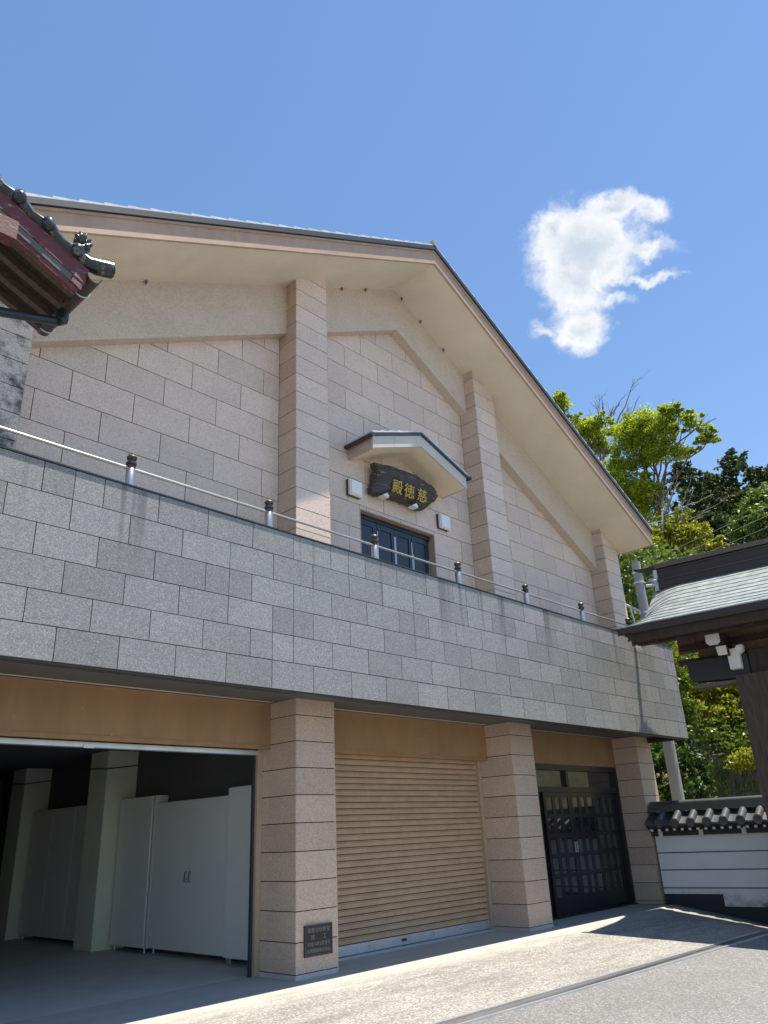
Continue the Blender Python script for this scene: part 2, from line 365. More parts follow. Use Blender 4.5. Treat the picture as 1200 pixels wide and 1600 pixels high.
# ------------------------------------------------------------------ ground
def gz(x, y):
    """height of the paving: level along the hall, falling away towards the gate"""
    k = max(0, min(1, (x + .7) / 9.5)); c = .012 + .055 * k
    if x > 6.6: c += .13 * min(1, (x - 6.6) / 2.2) * max(0, 1 - max(0, x - 11) / 2)
    d = max(0, -.25 - y); return -c * min(d, 3.2) - .008 * max(0, min(d, 30) - 3.2)
def hill(x, y):
    if x < 11.3: return 0
    d = x - 11.3; z = .62 * min(d, 12.5) + .3 * max(0, d - 12.5)
    return z * max(0, min(1, (y + 26) / 14)) + .25 * math.sin(x * 1.3 + y) * min(1, d / 3)
GY = -2.52
def strip(name, xs, ys, mat, dz, label=None, fn=None):
    b = MB(); fn = fn or (lambda x, y: gz(x, y) + dz); nx, ny = len(xs), len(ys)
    b.add([(x, y, fn(x, y)) for x in xs for y in ys], [(i * ny + j, (i + 1) * ny + j, (i + 1) * ny + j + 1, i * ny + j + 1) for i in range(nx - 1) for j in range(ny - 1)])
    return tag(b.build(name, mat, smooth=True), label, kind='structure')
XS = [-400, -120, -40, -20, -12, -8] + [-6 + .5 * i for i in range(37)] + [13, 15, 20, 40, 120, 400]
strip('ground', XS, [-400, -120, -40, -25, -15, -10, -8, -6] + [-5.5 + .25 * i for i in range(22)] + [.2, .6, 2, 20, 60, 400], 'asphalt', -.012)
strip('apron_pavement', [-10 + .5 * i for i in range(38)], [GY + .10, -2.2, -1.8, -1.4, -1, -.7, -.5, -.25, 0, .75], 'apron_concrete', 0)
strip('indoor_floor', [-4.2, -2, .6], [.75, 3, 6, 10], 'indoor_floor', -.004)
hx = [11 + i * .8 for i in range(40)] + [46, 56, 80, 140]; hy = [-26 + i * 1.0 for i in range(60)] + [40, 60, 120]
strip('hillside', hx, hy, 'earth', 0, fn=lambda x, y: hill(x, y) - .02 + .12 * noise.noise(Vector((x * .9, y * .9, 0))))
dr = empty('drain_channel', (2, GY, -.05), 'long grated drain channel between concrete apron and asphalt', 'drain')
gx = [-10 + .5 * i for i in range(38)]
for nm, y0, y1, mt, up in (('steel_edge', GY + .075, GY + .10, 'galvanised', .006), ('steel_edge', GY - .10, GY - .075, 'galvanised', .006), ('grating', GY - .071, GY + .071, 'channel_grey', -.004)):
    b = MB()
    for i in range(len(gx) - 1):
        x0, x1 = gx[i], gx[i + 1]
        t = [(x0, y0, gz(x0, y0) + up), (x1, y0, gz(x1, y0) + up), (x1, y1, gz(x1, y1) + up), (x0, y1, gz(x0, y1) + up)]
        b.add(t + [(x, y, z - .1) for x, y, z in t], [(0, 1, 2, 3), (0, 4, 5, 1), (2, 6, 7, 3)])
    b.build(nm, mt, dr)
b = MB()
for i in range(560):
    x = -9.9 + i * .032; z = gz(x, GY)
    b.add([(x, GY - .066, z + .003), (x + .014, GY - .066, z + .003), (x + .014, GY + .066, z + .003), (x, GY + .066, z + .003)], [(0, 1, 2, 3)])
tag(b.build('grate_bar', 'bronze', dr), kind='stuff')

# ------------------------------------------------------------------ the hall
hall = empty('temple_hall', (2.49, 0, 0), 'pink granite temple hall with wide gable, grey stone balcony and four pillars', 'building')
AX = 2.487; SL = .522
def sof(x): return 10.485 - SL * abs(x - AX)
RZ0, RH = .05, .2992
PW = .609
PXS = [-4.221, 0, 4.364, 8.586]
YW, YB, YL, YS = .381, .219, .4755, .622
G = .0052
# upper wall behind the pillars
DX0, DX1, DZ = 1.576, 3.318, 5.968
b = MB()
for pts in ([(-4.2, 2.95), (DX0 - .004, 2.95), (DX0 - .004, sof(DX0) + .05), (-4.2, sof(-4.2) + .05)], [(DX0 - .004, DZ + .004), (DX1 + .004, DZ + .004), (DX1 + .004, sof(DX1) + .05), (AX, sof(AX) + .05), (DX0 - .004, sof(DX0) + .05)], [(DX1 + .004, 2.95), (9.17, 2.95), (9.17, sof(9.17) + .05), (DX1 + .004, sof(DX1) + .05)]):
    b.prism([(x, YW + .022, z) for x, z in pts], (0, .25, 0))
gw = b.build('gable_wall', 'sealant', hall)
def bay(x0, x1, off, par):
    for k in range(-4, 12):
        z0 = 6.032 + .397 * k; z1 = z0 + .397
        o = off if (k + par) % 2 == 0 else off + .3865
        n0 = math.floor((x0 - o) / .773)
        for n in range(n0, n0 + 12):
            a, c = max(x0, o + n * .773), min(x1, o + (n + 1) * .773)
            if c - a < .03 or z1 < 4.3: continue
            if min(sof(a), sof(c)) - .865 < z0 - .42 and max(sof(a), sof(c)) - .865 < z0: continue
            rects = [(a, c, z0, z1)]
            if c > DX0 and a < DX1 and z0 < DZ:
                rects = []
                if a < DX0: rects.append((a, DX0, z0, z1))
                if c > DX1: rects.append((DX1, c, z0, z1))
                if z1 > DZ: rects.append((max(a, DX0), min(c, DX1), DZ, z1))
            for (p, q, r0, r1) in rects:
                if q - p < .04 or r1 - r0 < .03: continue
                block('wall_panel', p + G, q - G, YW + rnd.uniform(-.0012, .0012), YW + .02, r0 + G, r1 - G, 'pink_granite', gw)
bay(PXS[0] + PW, 0, -3.375 + .773, 1); bay(PW, PXS[2], 1.340, 0); bay(PXS[2] + PW, PXS[3], 5.587, 0)
# pillars with their stones
def pillar(x, ys_low):
    b = MB(); d = .018
    zt = min(sof(x), sof(x + PW)); b.box(x + d, x + PW, d, .75, 0, 2.96); b.prism([(x + d, d, 2.96), (x + PW, d, 2.96), (x + PW, d, sof(x + PW) + .03), (x + d, d, sof(x) + .03)], (0, .5, 0))
    p = b.build('pillar', 'sealant', hall)
    b = MB(); b.prism([(x + PW, .004, 0), (x + PW, .004, sof(x + PW)), (x + PW, .6, sof(x + PW)), (x + PW, .6, 0)], (.012, 0, 0)); b.build('side_slab', 'tan_granite', p)
    block('base_course', x - .004, x + PW + .004, -.004, .02, 0, RZ0 - .004, 'base_granite', p); block('base_course', x - .004, x + .014, .022, ys_low, 0, RZ0 - .004, 'base_granite', p)
    for k in range(0, 36):
        z0 = RZ0 + RH * k; z1 = z0 + RH
        if z0 > max(sof(x), sof(x + PW)): break
        if 3.0 < z0 and z1 < 4.4: continue
        if z0 < 2.93 < z1: z1 = 2.934 + G
        mt = 'stained_granite' if (x < -1 and z0 > 4) else ('pink_granite' if z0 > 4 else 'tan_granite')
        e = rnd.uniform(-.001, .001)
        if z1 < min(sof(x), sof(x + PW)): block('pillar_stone', x + .004, x + PW, e, .017, z0 + G, z1 - G, mt, p)
        else:
            pl = clip([(x + .004, z0 + G), (x + PW, z0 + G), (x + PW, z1 - G), (x + .004, z1 - G)], lambda q: sof(q[0]) - q[1])
            if len(pl) > 2: b = MB(); b.prism([(q[0], 0, q[1]) for q in pl], (0, .017, 0)); b.build('pillar_stone', mt, p)
        yb = ys_low if z0 < 3 else YW
        zz = min(z1 - G, sof(x))
        if zz - z0 > .03: block('pillar_stone', x, x + .017, .006, yb, z0 + G, zz, mt if mt == 'stained_granite' else 'tan_granite', p)
for x in PXS: pillar(x, .55 if x > 8 else YS)
# sloping render band under the roof
def band(x0, x1):
    b = MB(); xs = [x0] + ([AX] if x0 < AX < x1 else []) + [x1]
    pts = [(x, YB, sof(x) + .02) for x in xs] + [(x, YB, sof(x) - .865) for x in reversed(xs)]
    b.prism(pts, (0, .19, 0)); o = b.build('gable_band', 'band_render', hall)
    b = MB(); pts = [(x, YB - .006, sof(x) - .825) for x in xs] + [(x, YB - .006, sof(x) - .872) for x in reversed(xs)]
    b.prism(pts, (0, .21, 0)); b.build('drip_edge', 'band_render', o)
band(PXS[0] + PW + .001, -.001); band(PW + .013, PXS[2] - .001); band(PXS[2] + PW + .013, PXS[3] - .001)
# roof
YE, XR, XLft, YBK = -.75, 9.36, 2 * AX - 9.36, 10.5
def slope_pts(y, lo, hi, xe): return [(AX, y, sof(AX) + lo), (xe, y, sof(xe) + lo), (xe, y, sof(xe) + hi), (AX, y, sof(AX) + hi)]
roof = None
for xe in (XR, XLft):
    b = MB(); b.prism(slope_pts(YE + .03, 0, .05, xe), (0, YBK - YE, 0)); b.build('soffit', 'soffit_plaster', hall)
    b = MB(); b.prism(slope_pts(YE + .035, .052, .33, xe), (0, YBK - YE - .01, 0)); r_ = b.build('roof_slab', 'dark_metal', hall)
    b = MB(); b.prism(slope_pts(YE, .06, .275, xe), (0, .028, 0)); bb = b.build('barge_board', 'barge_tan', hall)
    b = MB(); b.prism(slope_pts(YE - .012, -.012, .055, xe), (0, .04, 0)); b.build('lower_moulding', 'barge_tan', bb)
    b = MB(); b.prism(slope_pts(YE - .02, .235, .272, xe), (0, .02, 0)); b.build('upper_moulding', 'barge_tan', bb)
    b = MB(); b.prism(slope_pts(YE - .05, .278, .362, xe + (.04 if xe > 0 else -.04)), (0, .10, 0)); b.build('verge_flashing', 'gutter_grey', hall)
    # eave side gutter
    b = MB(); s_ = 1 if xe > 0 else -1; zz = sof(xe)
    b.prism([(xe, YE, zz - .012), (xe + s_ * .02, YE, zz - .012), (xe + s_ * .02, YE, zz + .25), (xe, YE, zz + .25)], (0, YBK - YE, 0)); b.build('eave_board', 'barge_tan', hall)
    n = 26; L_ = abs(xe - AX) + .04
    for i in range(n):
        a = AX + s_ * L_ * i / n; c = AX + s_ * L_ * (i + 1) / n
        b = MB(); b.prism([(a, YE - .04, sof(a) + .366), (c, YE - .04, sof(c) + .366), (c, YE - .04, sof(c) + .412), (a, YE - .04, sof(a) + .388)], (0, .33, 0)); b.build('verge_tile', 'verge_tile', r_)
    b = MB(); b.prism([(AX, YE + .3, sof(AX) + .36), (xe, YE + .3, sof(xe) + .36), (xe, YE + .3, sof(xe) + .40), (AX, YE + .3, sof(AX) + .40)], (0, YBK - YE - .3, 0)); b.build('tile_field', 'slate_tile', r_)
b = MB(); b.tube([(AX, YE - .06, sof(AX) + .42), (AX, YBK, sof(AX) + .42)], .07, 12); b.build('ridge_cap', 'slate_tile', hall, True, auto=40)
for x in (-2.3, -3.3, 1.15, 1.72, 2.66, 3.15, 3.78): 
    b = MB(); b.tube([(x, YB - .02, sof(x) - .06), (x, YB - .03, sof(x) - .02), (x, YB - .02, sof(x) + .01)], [.008, .018, .014], 8); b.build('ceiling_hook', 'old_grey_wood', hall, True)
b = MB(); b.tube([(PXS[3] + PW + .07, .16, sof(9.2) - .02), (PXS[3] + PW + .07, .16, 3.1)], .04, 10); b.build('downpipe', 'pipe_brown', hall, True, auto=40)
# body behind: side walls, back wall, storey floor and rooms
b = MB(); b.box(9.0, 9.185, .5, 10, 0, 6.9); b.build('side_wall', 'tan_granite', hall)
b = MB(); b.box(-4.2, -4.05, .5, 2.1, 2.85, 6.9); b.box(-4.2, -4.05, 2.1, 10, 0, 6.9); b.build('side_wall', 'tan_granite', hall)  # unseen left wall; ground-level opening at its front added to light the cabinets
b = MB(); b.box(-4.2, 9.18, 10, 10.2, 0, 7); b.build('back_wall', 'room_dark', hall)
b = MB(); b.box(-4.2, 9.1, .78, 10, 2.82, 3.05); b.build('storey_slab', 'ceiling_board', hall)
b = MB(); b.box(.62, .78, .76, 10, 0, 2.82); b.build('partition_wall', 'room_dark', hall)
b = MB(); b.box(4.5, 4.66, .8, 10, 0, 2.82); b.build('partition_wall', 'room_dark', hall)
# balcony and parapet
PY, PZ0, PRH, PWD, POX, PXR = -.776, 2.842, .298, .5814, -3.8829, 9.27
PTOP = PZ0 + 6 * PRH
b = MB(); b.box(-8, PXR, PY + .14, .80, 2.945, 3.12); b.build('balcony_slab', 'balcony_floor', hall)
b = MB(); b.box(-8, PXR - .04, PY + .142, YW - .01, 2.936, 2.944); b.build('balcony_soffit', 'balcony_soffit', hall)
b = MB(); b.box(-8, PXR - .03, PY + .026, PY + .16, PZ0 + .004, PTOP); b.box(PXR - .17, PXR - .026, PY + .16, 3.5, PZ0 + .004, PTOP); pp = b.build('balcony_parapet', 'sealant', hall)
b = MB(); b.box(-8, PXR + .012, PY - .012, PY + .172, PTOP + .002, PTOP + .016); b.box(PXR - .18, PXR + .012, PY + .172, 3.5, PTOP + .002, PTOP + .016); b.build('coping', 'dark_metal', pp)
b = MB(); b.box(-8, PXR - .004, PY + .03, PY + .135, PZ0 - .014, PZ0 + .003); b.box(PXR - .165, PXR - .032, PY + .135, 3.5, PZ0 - .014, PZ0 + .003); b.build('drip_edge', 'dark_metal', pp)
for k in range(6):
    z0 = PZ0 + PRH * k; o = POX + (PWD / 2 if (5 - k) % 2 == 0 else 0)
    for n in range(-2, 25):
        a, c = o + n * PWD, o + (n + 1) * PWD; c = min(c, PXR)
        if c - a < .05 or c < -4.9: continue
        cuts = [(a, c)]
        if rnd.random() < (.22 if k == 5 else .025): cuts = [(a, (a + c) / 2), ((a + c) / 2, c)]
        for p, q in cuts: block('parapet_stone', p + .004, q - .004, PY + rnd.uniform(-.0015, .0015), PY + .024, z0 + .004, z0 + PRH - .004, 'grey_granite', pp)
    for n in range(7):
        y0 = PY + .03 + n * .58 - (.29 if k % 2 else 0); y1 = min(y0 + .58, 3.5); y0 = max(y0, PY + .03)
        block('parapet_stone', PXR - .024, PXR, y0 + .004, y1 - .004, z0 + .004, z0 + PRH - .004, 'grey_granite', pp)
# lintels
for x0, x1, zb, yl in ((PXS[0] + PW, -.002, 2.40, YL), (PW + .014, PXS[2] - .002, 2.40, YL), (PXS[2] + PW + .014, PXS[3] - .002, 2.41, .50)):
    b = MB(); b.box(x0, x1, yl, yl + .26, zb, 2.935); l_ = b.build('lintel', 'lintel_brown', hall)
    b = MB(); b.box(x0, x1, yl - .006, yl + .02, zb - .012, zb + .035); b.build('lower_lip', 'lintel_brown', l_)
# roller shutter
SY = .665
b = MB(); b.box(PW + .02, PXS[2], SY + .05, SY + .09, .02, 2.5); sh = b.build('roller_shutter', 'dark_metal', hall)
zt_, zb_ = 2.42, .142; ns = 29; hp = (zt_ - zb_) / ns
me_key = None
for i in range(ns):
    z0 = zb_ + i * hp
    if me_key is None:
        b = MB(); x0, x1 = PW + .06, PXS[2] - .06
        pr = [(SY, .010), (SY, hp * .70), (SY + .006, hp * .78), (SY - .006, hp * .86), (SY - .003, hp * .97), (SY + .012, hp * .99), (SY + .02, hp * .5), (SY + .014, .004)]
        b.prism([(x0, y, z0 + z) for y, z in pr], (x1 - x0, 0, 0)); o = b.build('slat', 'shutter_tan', sh); me_key = (o.data, WL[o.name].copy(), z0)
    else:
        o = bpy.data.objects.new('slat', me_key[0]); link(o, sh, me_key[1] + Vector((0, 0, z0 - me_key[2])))
b = MB(); b.box(PW + .06, PXS[2] - .06, SY - .008, SY + .02, .03, .14); bbar = b.build('bottom_bar', 'galvanised', sh)
block('lock_plate', 2.36, 2.46, SY - .012, SY - .009, .07, .105, 'dark_metal', bbar)
for x in (1.2, 1.75, 3.0, 3.6): block('rivet', x, x + .014, SY - .011, SY - .0085, .085, .1, 'bronze', bbar)
block('sill', PW + .02, PXS[2] - .002, SY - .09, SY + .03, .001, .022, 'galvanised', sh)
for x0, x1 in ((PW + .014, PW + .06), (PXS[2] - .075, PXS[2] - .002), (-.075, -.002), (PXS[0] + PW + .014, PXS[0] + PW + .08)): block('shutter_guide', x0, x1, SY - .045, SY + .03, .002, 2.4, 'guide_tan', sh if x0 > .3 else hall)
b = MB(); b.box(PXS[0] + PW + .08, -.075, .60, .70, 2.335, 2.385); b.build('door_track', 'galvanised', hall)
block('track_stop', -2.30, -2.19, .585, .60, 2.325, 2.36, 'galvanised', hall)
block('guide_channel', -.105, -.078, .66, .70, .002, 2.33, 'dark_metal', hall)
# entrance with latticed sliding doors
EY = .56
EX0, EX1 = PXS[2] + PW + .013, PXS[3]
en = MB(); en.box(EX0, EX1, EY - .06, EY + .10, 2.30, 2.40); en.box(EX0, EX1, EY - .05, EY + .10, 1.93, 2.02); en.box(EX0, EX0 + .09, EY - .06, EY + .10, .01, 2.30); en.box(EX1 - .075, EX1, EY - .06, EY + .10, .01, 2.30)
en.box(6.72, 6.80, EY - .045, EY + .09, 2.02, 2.30); en.box(EX0, EX1, EY - .08, EY + .12, .002, .03)
ent = en.build('entrance', 'door_black', hall)
for x0, x1 in ((EX0 + .09, 6.72), (6.80, EX1 - .075)): block('transom_pane', x0, x1, EY + .012, EY + .02, 2.02, 2.30, 'glass', ent)
lw = (EX1 - EX0 - .165) / 4
for i in range(4):
    x0 = EX0 + .09 + i * lw; x1 = x0 + lw; y = EY - .03 + (.045 if i in (0, 3) else 0)
    b = MB(); b.box(x0, x0 + .075, y, y + .036, .03, 1.93); b.box(x1 - .075, x1, y, y + .036, .03, 1.93); b.box(x0 + .075, x1 - .075, y, y + .036, .03, .30); b.box(x0 + .075, x1 - .075, y, y + .036, 1.85, 1.93)
    wi = x1 - x0 - .15
    rows = 5; rh = (1.85 - .30) / rows
    for r_i in range(1, rows): b.box(x0 + .075, x1 - .075, y + .002, y + .034, .30 + rh * r_i - .035, .30 + rh * r_i + .035)
    for c_i in range(1, 3): b.box(x0 + .075 + wi * c_i / 3 - .045, x0 + .075 + wi * c_i / 3 + .045, y + .004, y + .032, .30, 1.85)
    lf = b.build('sliding_door', 'door_black', ent)
    for r_i in range(rows):
        for c_i in range(3):
            a = x0 + .075 + wi * c_i / 3 + (.045 if c_i else 0); c = x0 + .075 + wi * (c_i + 1) / 3 - (.045 if c_i < 2 else 0)
            block('pane', a, c, y + .014, y + .020, .30 + rh * r_i + (.035 if r_i else 0), .30 + rh * (r_i + 1) - (.035 if r_i < 4 else 0), 'glass', lf)
    if i in (1, 2): block('door_pull', (x1 - .045 if i == 1 else x0 + .025), (x1 - .025 if i == 1 else x0 + .045), y - .012, y - .001, .95, 1.12, 'galvanised', lf)
# upper double door in the wall
b = MB(); b.box(DX0 - .02, DX1 + .02, YW + .135, YW + .16, 3.12, DZ + .02); ud = b.build('terrace_door', 'door_frame_slate', hall)
b = MB(); b.box(DX0, DX1, YW - .004, YW + .135, DZ - .012, DZ + .004); b.box(DX1 - .012, DX1 + .004, YW - .004, YW + .135, 3.12, DZ - .012); b.box(DX0 - .004, DX0 + .012, YW - .004, YW + .135, 3.12, DZ - .012); b.build('reveal', 'jamb_brown', ud)
b = MB(); b.box(DX0 + .012, DX1 - .012, YW + .09, YW + .134, DZ - .085, DZ - .013); b.build('head_rail', 'door_frame_slate', ud)
dwid = (DX1 - DX0 - .1) / 4
for i in range(4):
    x0 = DX0 + .05 + i * dwid; x1 = x0 + dwid
    b = MB(); yy = YW + .105
    b.box(x0 + .004, x0 + .075, yy, yy + .029, 3.14, DZ - .09); b.box(x1 - .075, x1 - .004, yy, yy + .029, 3.14, DZ - .09); b.box(x0 + .075, x1 - .075, yy, yy + .029, DZ - .18, DZ - .09); b.box(x0 + .075, x1 - .075, yy, yy + .029, 3.14, 3.4)
    lf = b.build('door_leaf', 'door_frame_slate', ud)
    block('inset_panel', x0 + .078, x1 - .078, yy + .012, yy + .022, 3.4, DZ - .182, 'door_navy', lf)
    for xx in (x0 + .006, x1 - .018): block('steel_strip', xx, xx + .018, yy - .006, yy - .0005, 3.14, DZ - .22 if i in (1, 2) else DZ - .42, 'steel', lf)
# small gabled canopy over the door
CX0, CX1, CXM, CZE, CZA, CY = 1.353, 3.625, 2.489, 6.725, 7.137, -.165
def cs(x): return CZA - (CZA - CZE) * abs(x - CXM) / (CX1 - CXM)
b = MB(); b.prism([(CX0 + .03, CY + .03, cs(CX0)), (CXM, CY + .03, CZA), (CX1 - .03, CY + .03, cs(CX1)), (CX1 - .03, CY + .03, cs(CX1) + .19), (CXM, CY + .03, CZA + .19), (CX0 + .03, CY + .03, cs(CX0) + .19)], (0, YW - CY - .03, 0)); cn = b.build('door_canopy', 'canopy_plaster', hall)
for s_ in (-1, 1):
    xe = CXM + s_ * 1.136; cuts = [0, .28, .92, 1.0] if s_ > 0 else [0, .12, .55, 1.0]
    cuts = [0, .1, .56, 1.0]
    for i in range(3):
        a, c = CXM + s_ * 1.136 * cuts[i], CXM + s_ * 1.136 * cuts[i + 1]; e = .004 * s_
        b = MB(); b.prism([(a + e * .5, CY, cs(a) - .004), (c - e * .5, CY, cs(c) - .004), (c - e * .5, CY, cs(c) + .196), (a + e * .5, CY, cs(a) + .196)], (0, .029, 0)); b.build('fascia_stone', 'canopy_stone', cn)
    x0, x1 = sorted((xe, xe - s_ * .029)); b = MB(); b.box(x0, x1, CY + .03, YW - .002, CZE - .004, CZE + .186); b.build('fascia_stone', 'tan_granite', cn)
    xo = xe + s_ * .03
    b = MB(); b.prism([(CXM, CY - .03, CZA + .20), (xo, CY - .03, cs(xo) + .20), (xo, CY - .03, cs(xo) + .245), (CXM, CY - .03, CZA + .245)], (0, YW - CY + .025, 0)); b.build('roof_sheet', 'dark_metal', cn)
    b = MB(); b.tube([(xo + s_ * .02, CY - .06, cs(xo) + .20), (xo + s_ * .02, YW - .01, cs(xo) + .20)], .035, 10); b.build('eave_gutter', 'dark_metal', cn, True, auto=40)
    for i in range(6):
        a = CXM + s_ * 1.16 * i / 6; c = CXM + s_ * 1.16 * (i + 1) / 6
        b = MB(); b.prism([(a, CY - .025, cs(a) + .248), (c, CY - .025, cs(c) + .248), (c, CY - .025, cs(c) + .285), (a, CY - .025, cs(a) + .265)], (0, YW - CY + .02, 0)); b.build('canopy_tile', 'verge_tile', cn)

# indoor columns of the open store
for x, y in ((.10, 4.70), (.14, 7.85)):
    b = MB(); b.box(x, x + .58, y, y + .56, 0, 2.80); c_ = b.build('indoor_column', 'column_plaster', hall)
    b = MB(); b.tube([(x - .012, y + .5, 2.56), (x - .012, y - .012, 2.52), (x + .3, y - .012, 2.56), (x + .6, y - .012, 2.60)], .009, 6); b.build('cable', 'black_wire', c_)
# ------------------------------------------------------------------ cabinets in the store
def cabinet(y0, y1, xf, z1, doors, label, handles):
    o = empty('storage_cabinet', (xf + .2, (y0 + y1) / 2, 0), label, 'cabinet', 'white cabinets along the store wall')
    b = MB(); b.box(xf + .05, xf + .40 if xf + .40 < .61 else .61, y0, y1, .06, z1); b.build('carcass', 'cabinet_white', o)
    wd = (y1 - y0) / doors
    for i in range(doors):
        a = y0 + i * wd; d = block('cabinet_door', xf, xf + .018, a + .007, a + wd - .007, .07, z1 - .01, 'cabinet_white', o)
        if handles:
            hy_ = a + wd - .05 if i % 2 == 0 else a + .05
            b = MB(); b.tube([(xf - .001, hy_, .90), (xf - .03, hy_, .91), (xf - .03, hy_, 1.02), (xf - .001, hy_, 1.03)], .007, 6); b.build('handle', 'bronze', d)
    for yy in (y0 + .06, y1 - .06):
        b = MB(); b.tube([(xf + .06, yy, 0), (xf + .06, yy, .062)], .014, 8); b.build('leg', 'galvanised', o)
cabinet(1.0, 1.80, .35, 2.05, 1, 'plain white cabinet panel nearest the open store front', False)
cabinet(1.82, 3.68, .41, 1.96, 2, 'white cabinet with two handled doors beside granite pillar', True)
cabinet(3.71, 4.66, .355, 2.07, 1, 'plain white cabinet in front of the nearer store column', False)
cabinet(5.30, 7.80, .34, 2.05, 3, 'dim white cabinet row between the two store columns', False)
# ------------------------------------------------------------------ things on the hall
def lamp(x, label):
    o = empty('wall_lamp', (x, YW, 6.11), label, 'lamp', 'square lamps beside the terrace door')
    block('back_plate', x - .135, x + .125, YW - .045, YW - .002, 6.11, 6.37, 'dark_metal', o)
    b = MB(); y0, y1 = YW - .105, YW - .046
    b.prism([(x - .13, y1, 6.115), (x + .12, y1, 6.115), (x + .12, y1, 6.365), (x - .13, y1, 6.365)], (0, -.04, 0)); b.prism([(x - .115, y1 - .041, 6.13), (x + .105, y1 - .041, 6.13), (x + .105, y1 - .041, 6.35), (x - .115, y1 - .041, 6.35)], (0, -.018, 0))
    b.build('diffuser', 'diffuser', o)
lamp(1.435, 'white square wall lamp left of the carved signboard'); lamp(3.545, 'white square wall lamp right of the carved signboard')
# text
def text(body, size, mat, name, parent, loc, rot, ext=.004, sx=1.0, shear=0):
    cu_ = bpy.data.curves.new(name, 'FONT'); cu_.body = body; cu_.size = size; cu_.align_x = 'CENTER'; cu_.align_y = 'CENTER'; cu_.extrude = ext;  cu_.shear = shear; cu_.resolution_u = 4
    t = bpy.data.objects.new(name, cu_); COL.objects.link(t); bpy.context.view_layer.update()
    me = bpy.data.meshes.new_from_object(t.evaluated_get(bpy.context.evaluated_depsgraph_get())); bpy.data.objects.remove(t); bpy.data.curves.remove(cu_)
    me.materials.clear(); me.materials.append(MATS[mat]); me.name = name
    o = bpy.data.objects.new(name, me); link(o, parent, loc); o.rotation_euler = rot; o.scale = (sx, 1, 1); return o
SG = [(1.744, 6.736), (1.909, 6.743), (2.152, 6.789), (2.383, 6.786), (2.652, 6.793), (2.925, 6.766), (3.108, 6.719), (3.26, 6.651), (3.28, 6.6), (3.195, 6.496), (3.075, 6.4), (3.022, 6.336), (2.892, 6.267), (2.768, 6.244), (2.666, 6.281), (2.52, 6.293), (2.345, 6.297), (2.144, 6.271), (2.004, 6.262), (1.892, 6.239), (1.743, 6.237), (1.708, 6.32), (1.768, 6.443), (1.76, 6.546), (1.792, 6.619)]
sg = empty('signboard', (2.5, .25, 6.24), 'dark driftwood signboard with three gold characters under small canopy', 'signboard')
b = MB(); cx_, cz_ = 2.46, 6.52; rings = [(1, .10), (1.0, 0), (.93, -.045), (.78, -.065), (.55, -.07), (.28, -.075)]
dense = []
for i, p in enumerate(SG):
    q = SG[(i + 1) % len(SG)]
    for t in (0, .33, .66): dense.append((p[0] + (q[0] - p[0]) * t + rnd.uniform(-.014, .014), p[1] + (q[1] - p[1]) * t + rnd.uniform(-.014, .014)))
n = len(dense); vv = []
for f_, dy in rings:
    for i, (x, z) in enumerate(dense):
        X = cx_ + (x - cx_) * f_; Z = cz_ + (z - cz_) * f_
        nn = noise.noise(Vector((X * 3, Z * 14, dy * 4))) * .045 + noise.noise(Vector((X * 11, Z * 26, 3))) * .022
        vv.append((X, .215 + dy + (nn if dy < 0 else 0) - (Z - 6.5) * .12, Z))
vv.append((cx_, .14, cz_)); fs = [((k) * n + i, k * n + (i + 1) % n, (k + 1) * n + (i + 1) % n, (k + 1) * n + i) for k in range(len(rings) - 1) for i in range(n)] + [((len(rings) - 1) * n + i, (len(rings) - 1) * n + (i + 1) % n, len(vv) - 1) for i in range(n)] + [tuple(range(n - 1, -1, -1))]
b.add(vv, fs); b.build('plank', 'drift_wood', sg, True, auto=50)
for ch, x, z, s_ in (('殿', 2.155, 6.395, .245), ('徳', 2.432, 6.405, .25), ('慈', 2.745, 6.415, .245)):
    text(ch, s_, 'gold', 'gold_character', sg, (x, .118, z), (R(90 + 6), R(-3), 0), .012, 1.0, .12)
for x, z in ((1.92, 6.22), (2.60, 6.235)):
    b = MB(); b.prism([(x - .09, .12, z - .035), (x + .01, .12, z + .03), (x + .05, .12, z - .01), (x + .04, .12, z - .05)], (0, .12, 0)); b.build('bracket', 'white_paint', sg)
pq = empty('plaque', (.31, -.01, .2), 'black plaque with engraved characters low on the nearest granite pillar', 'plaque')
block('plate', .117, .504, -.022, -.0025, .205, .498, 'plaque_black', pq)
for (x0, x1, z0, z1) in ((.112, .509, .491, .503), (.112, .509, .2, .212), (.112, .124, .212, .491), (.497, .509, .212, .491)): block('rim', x0, x1, -.026, -.0022, z0, z1, 'dark_metal', pq)
for body, z, s_, sx in (('善應寺納骨堂', .448, .055, 1.0), ('竣　　工', .38, .055, 1.05), ('平成14年5月吉日', .315, .045, 1.0), ('松尾建設株式会社', .252, .042, 1.0)):
    text(body, s_, 'plaque_letter', 'engraved_line', pq, (.31, -.0235, z), (R(90), 0, 0), .001, sx)
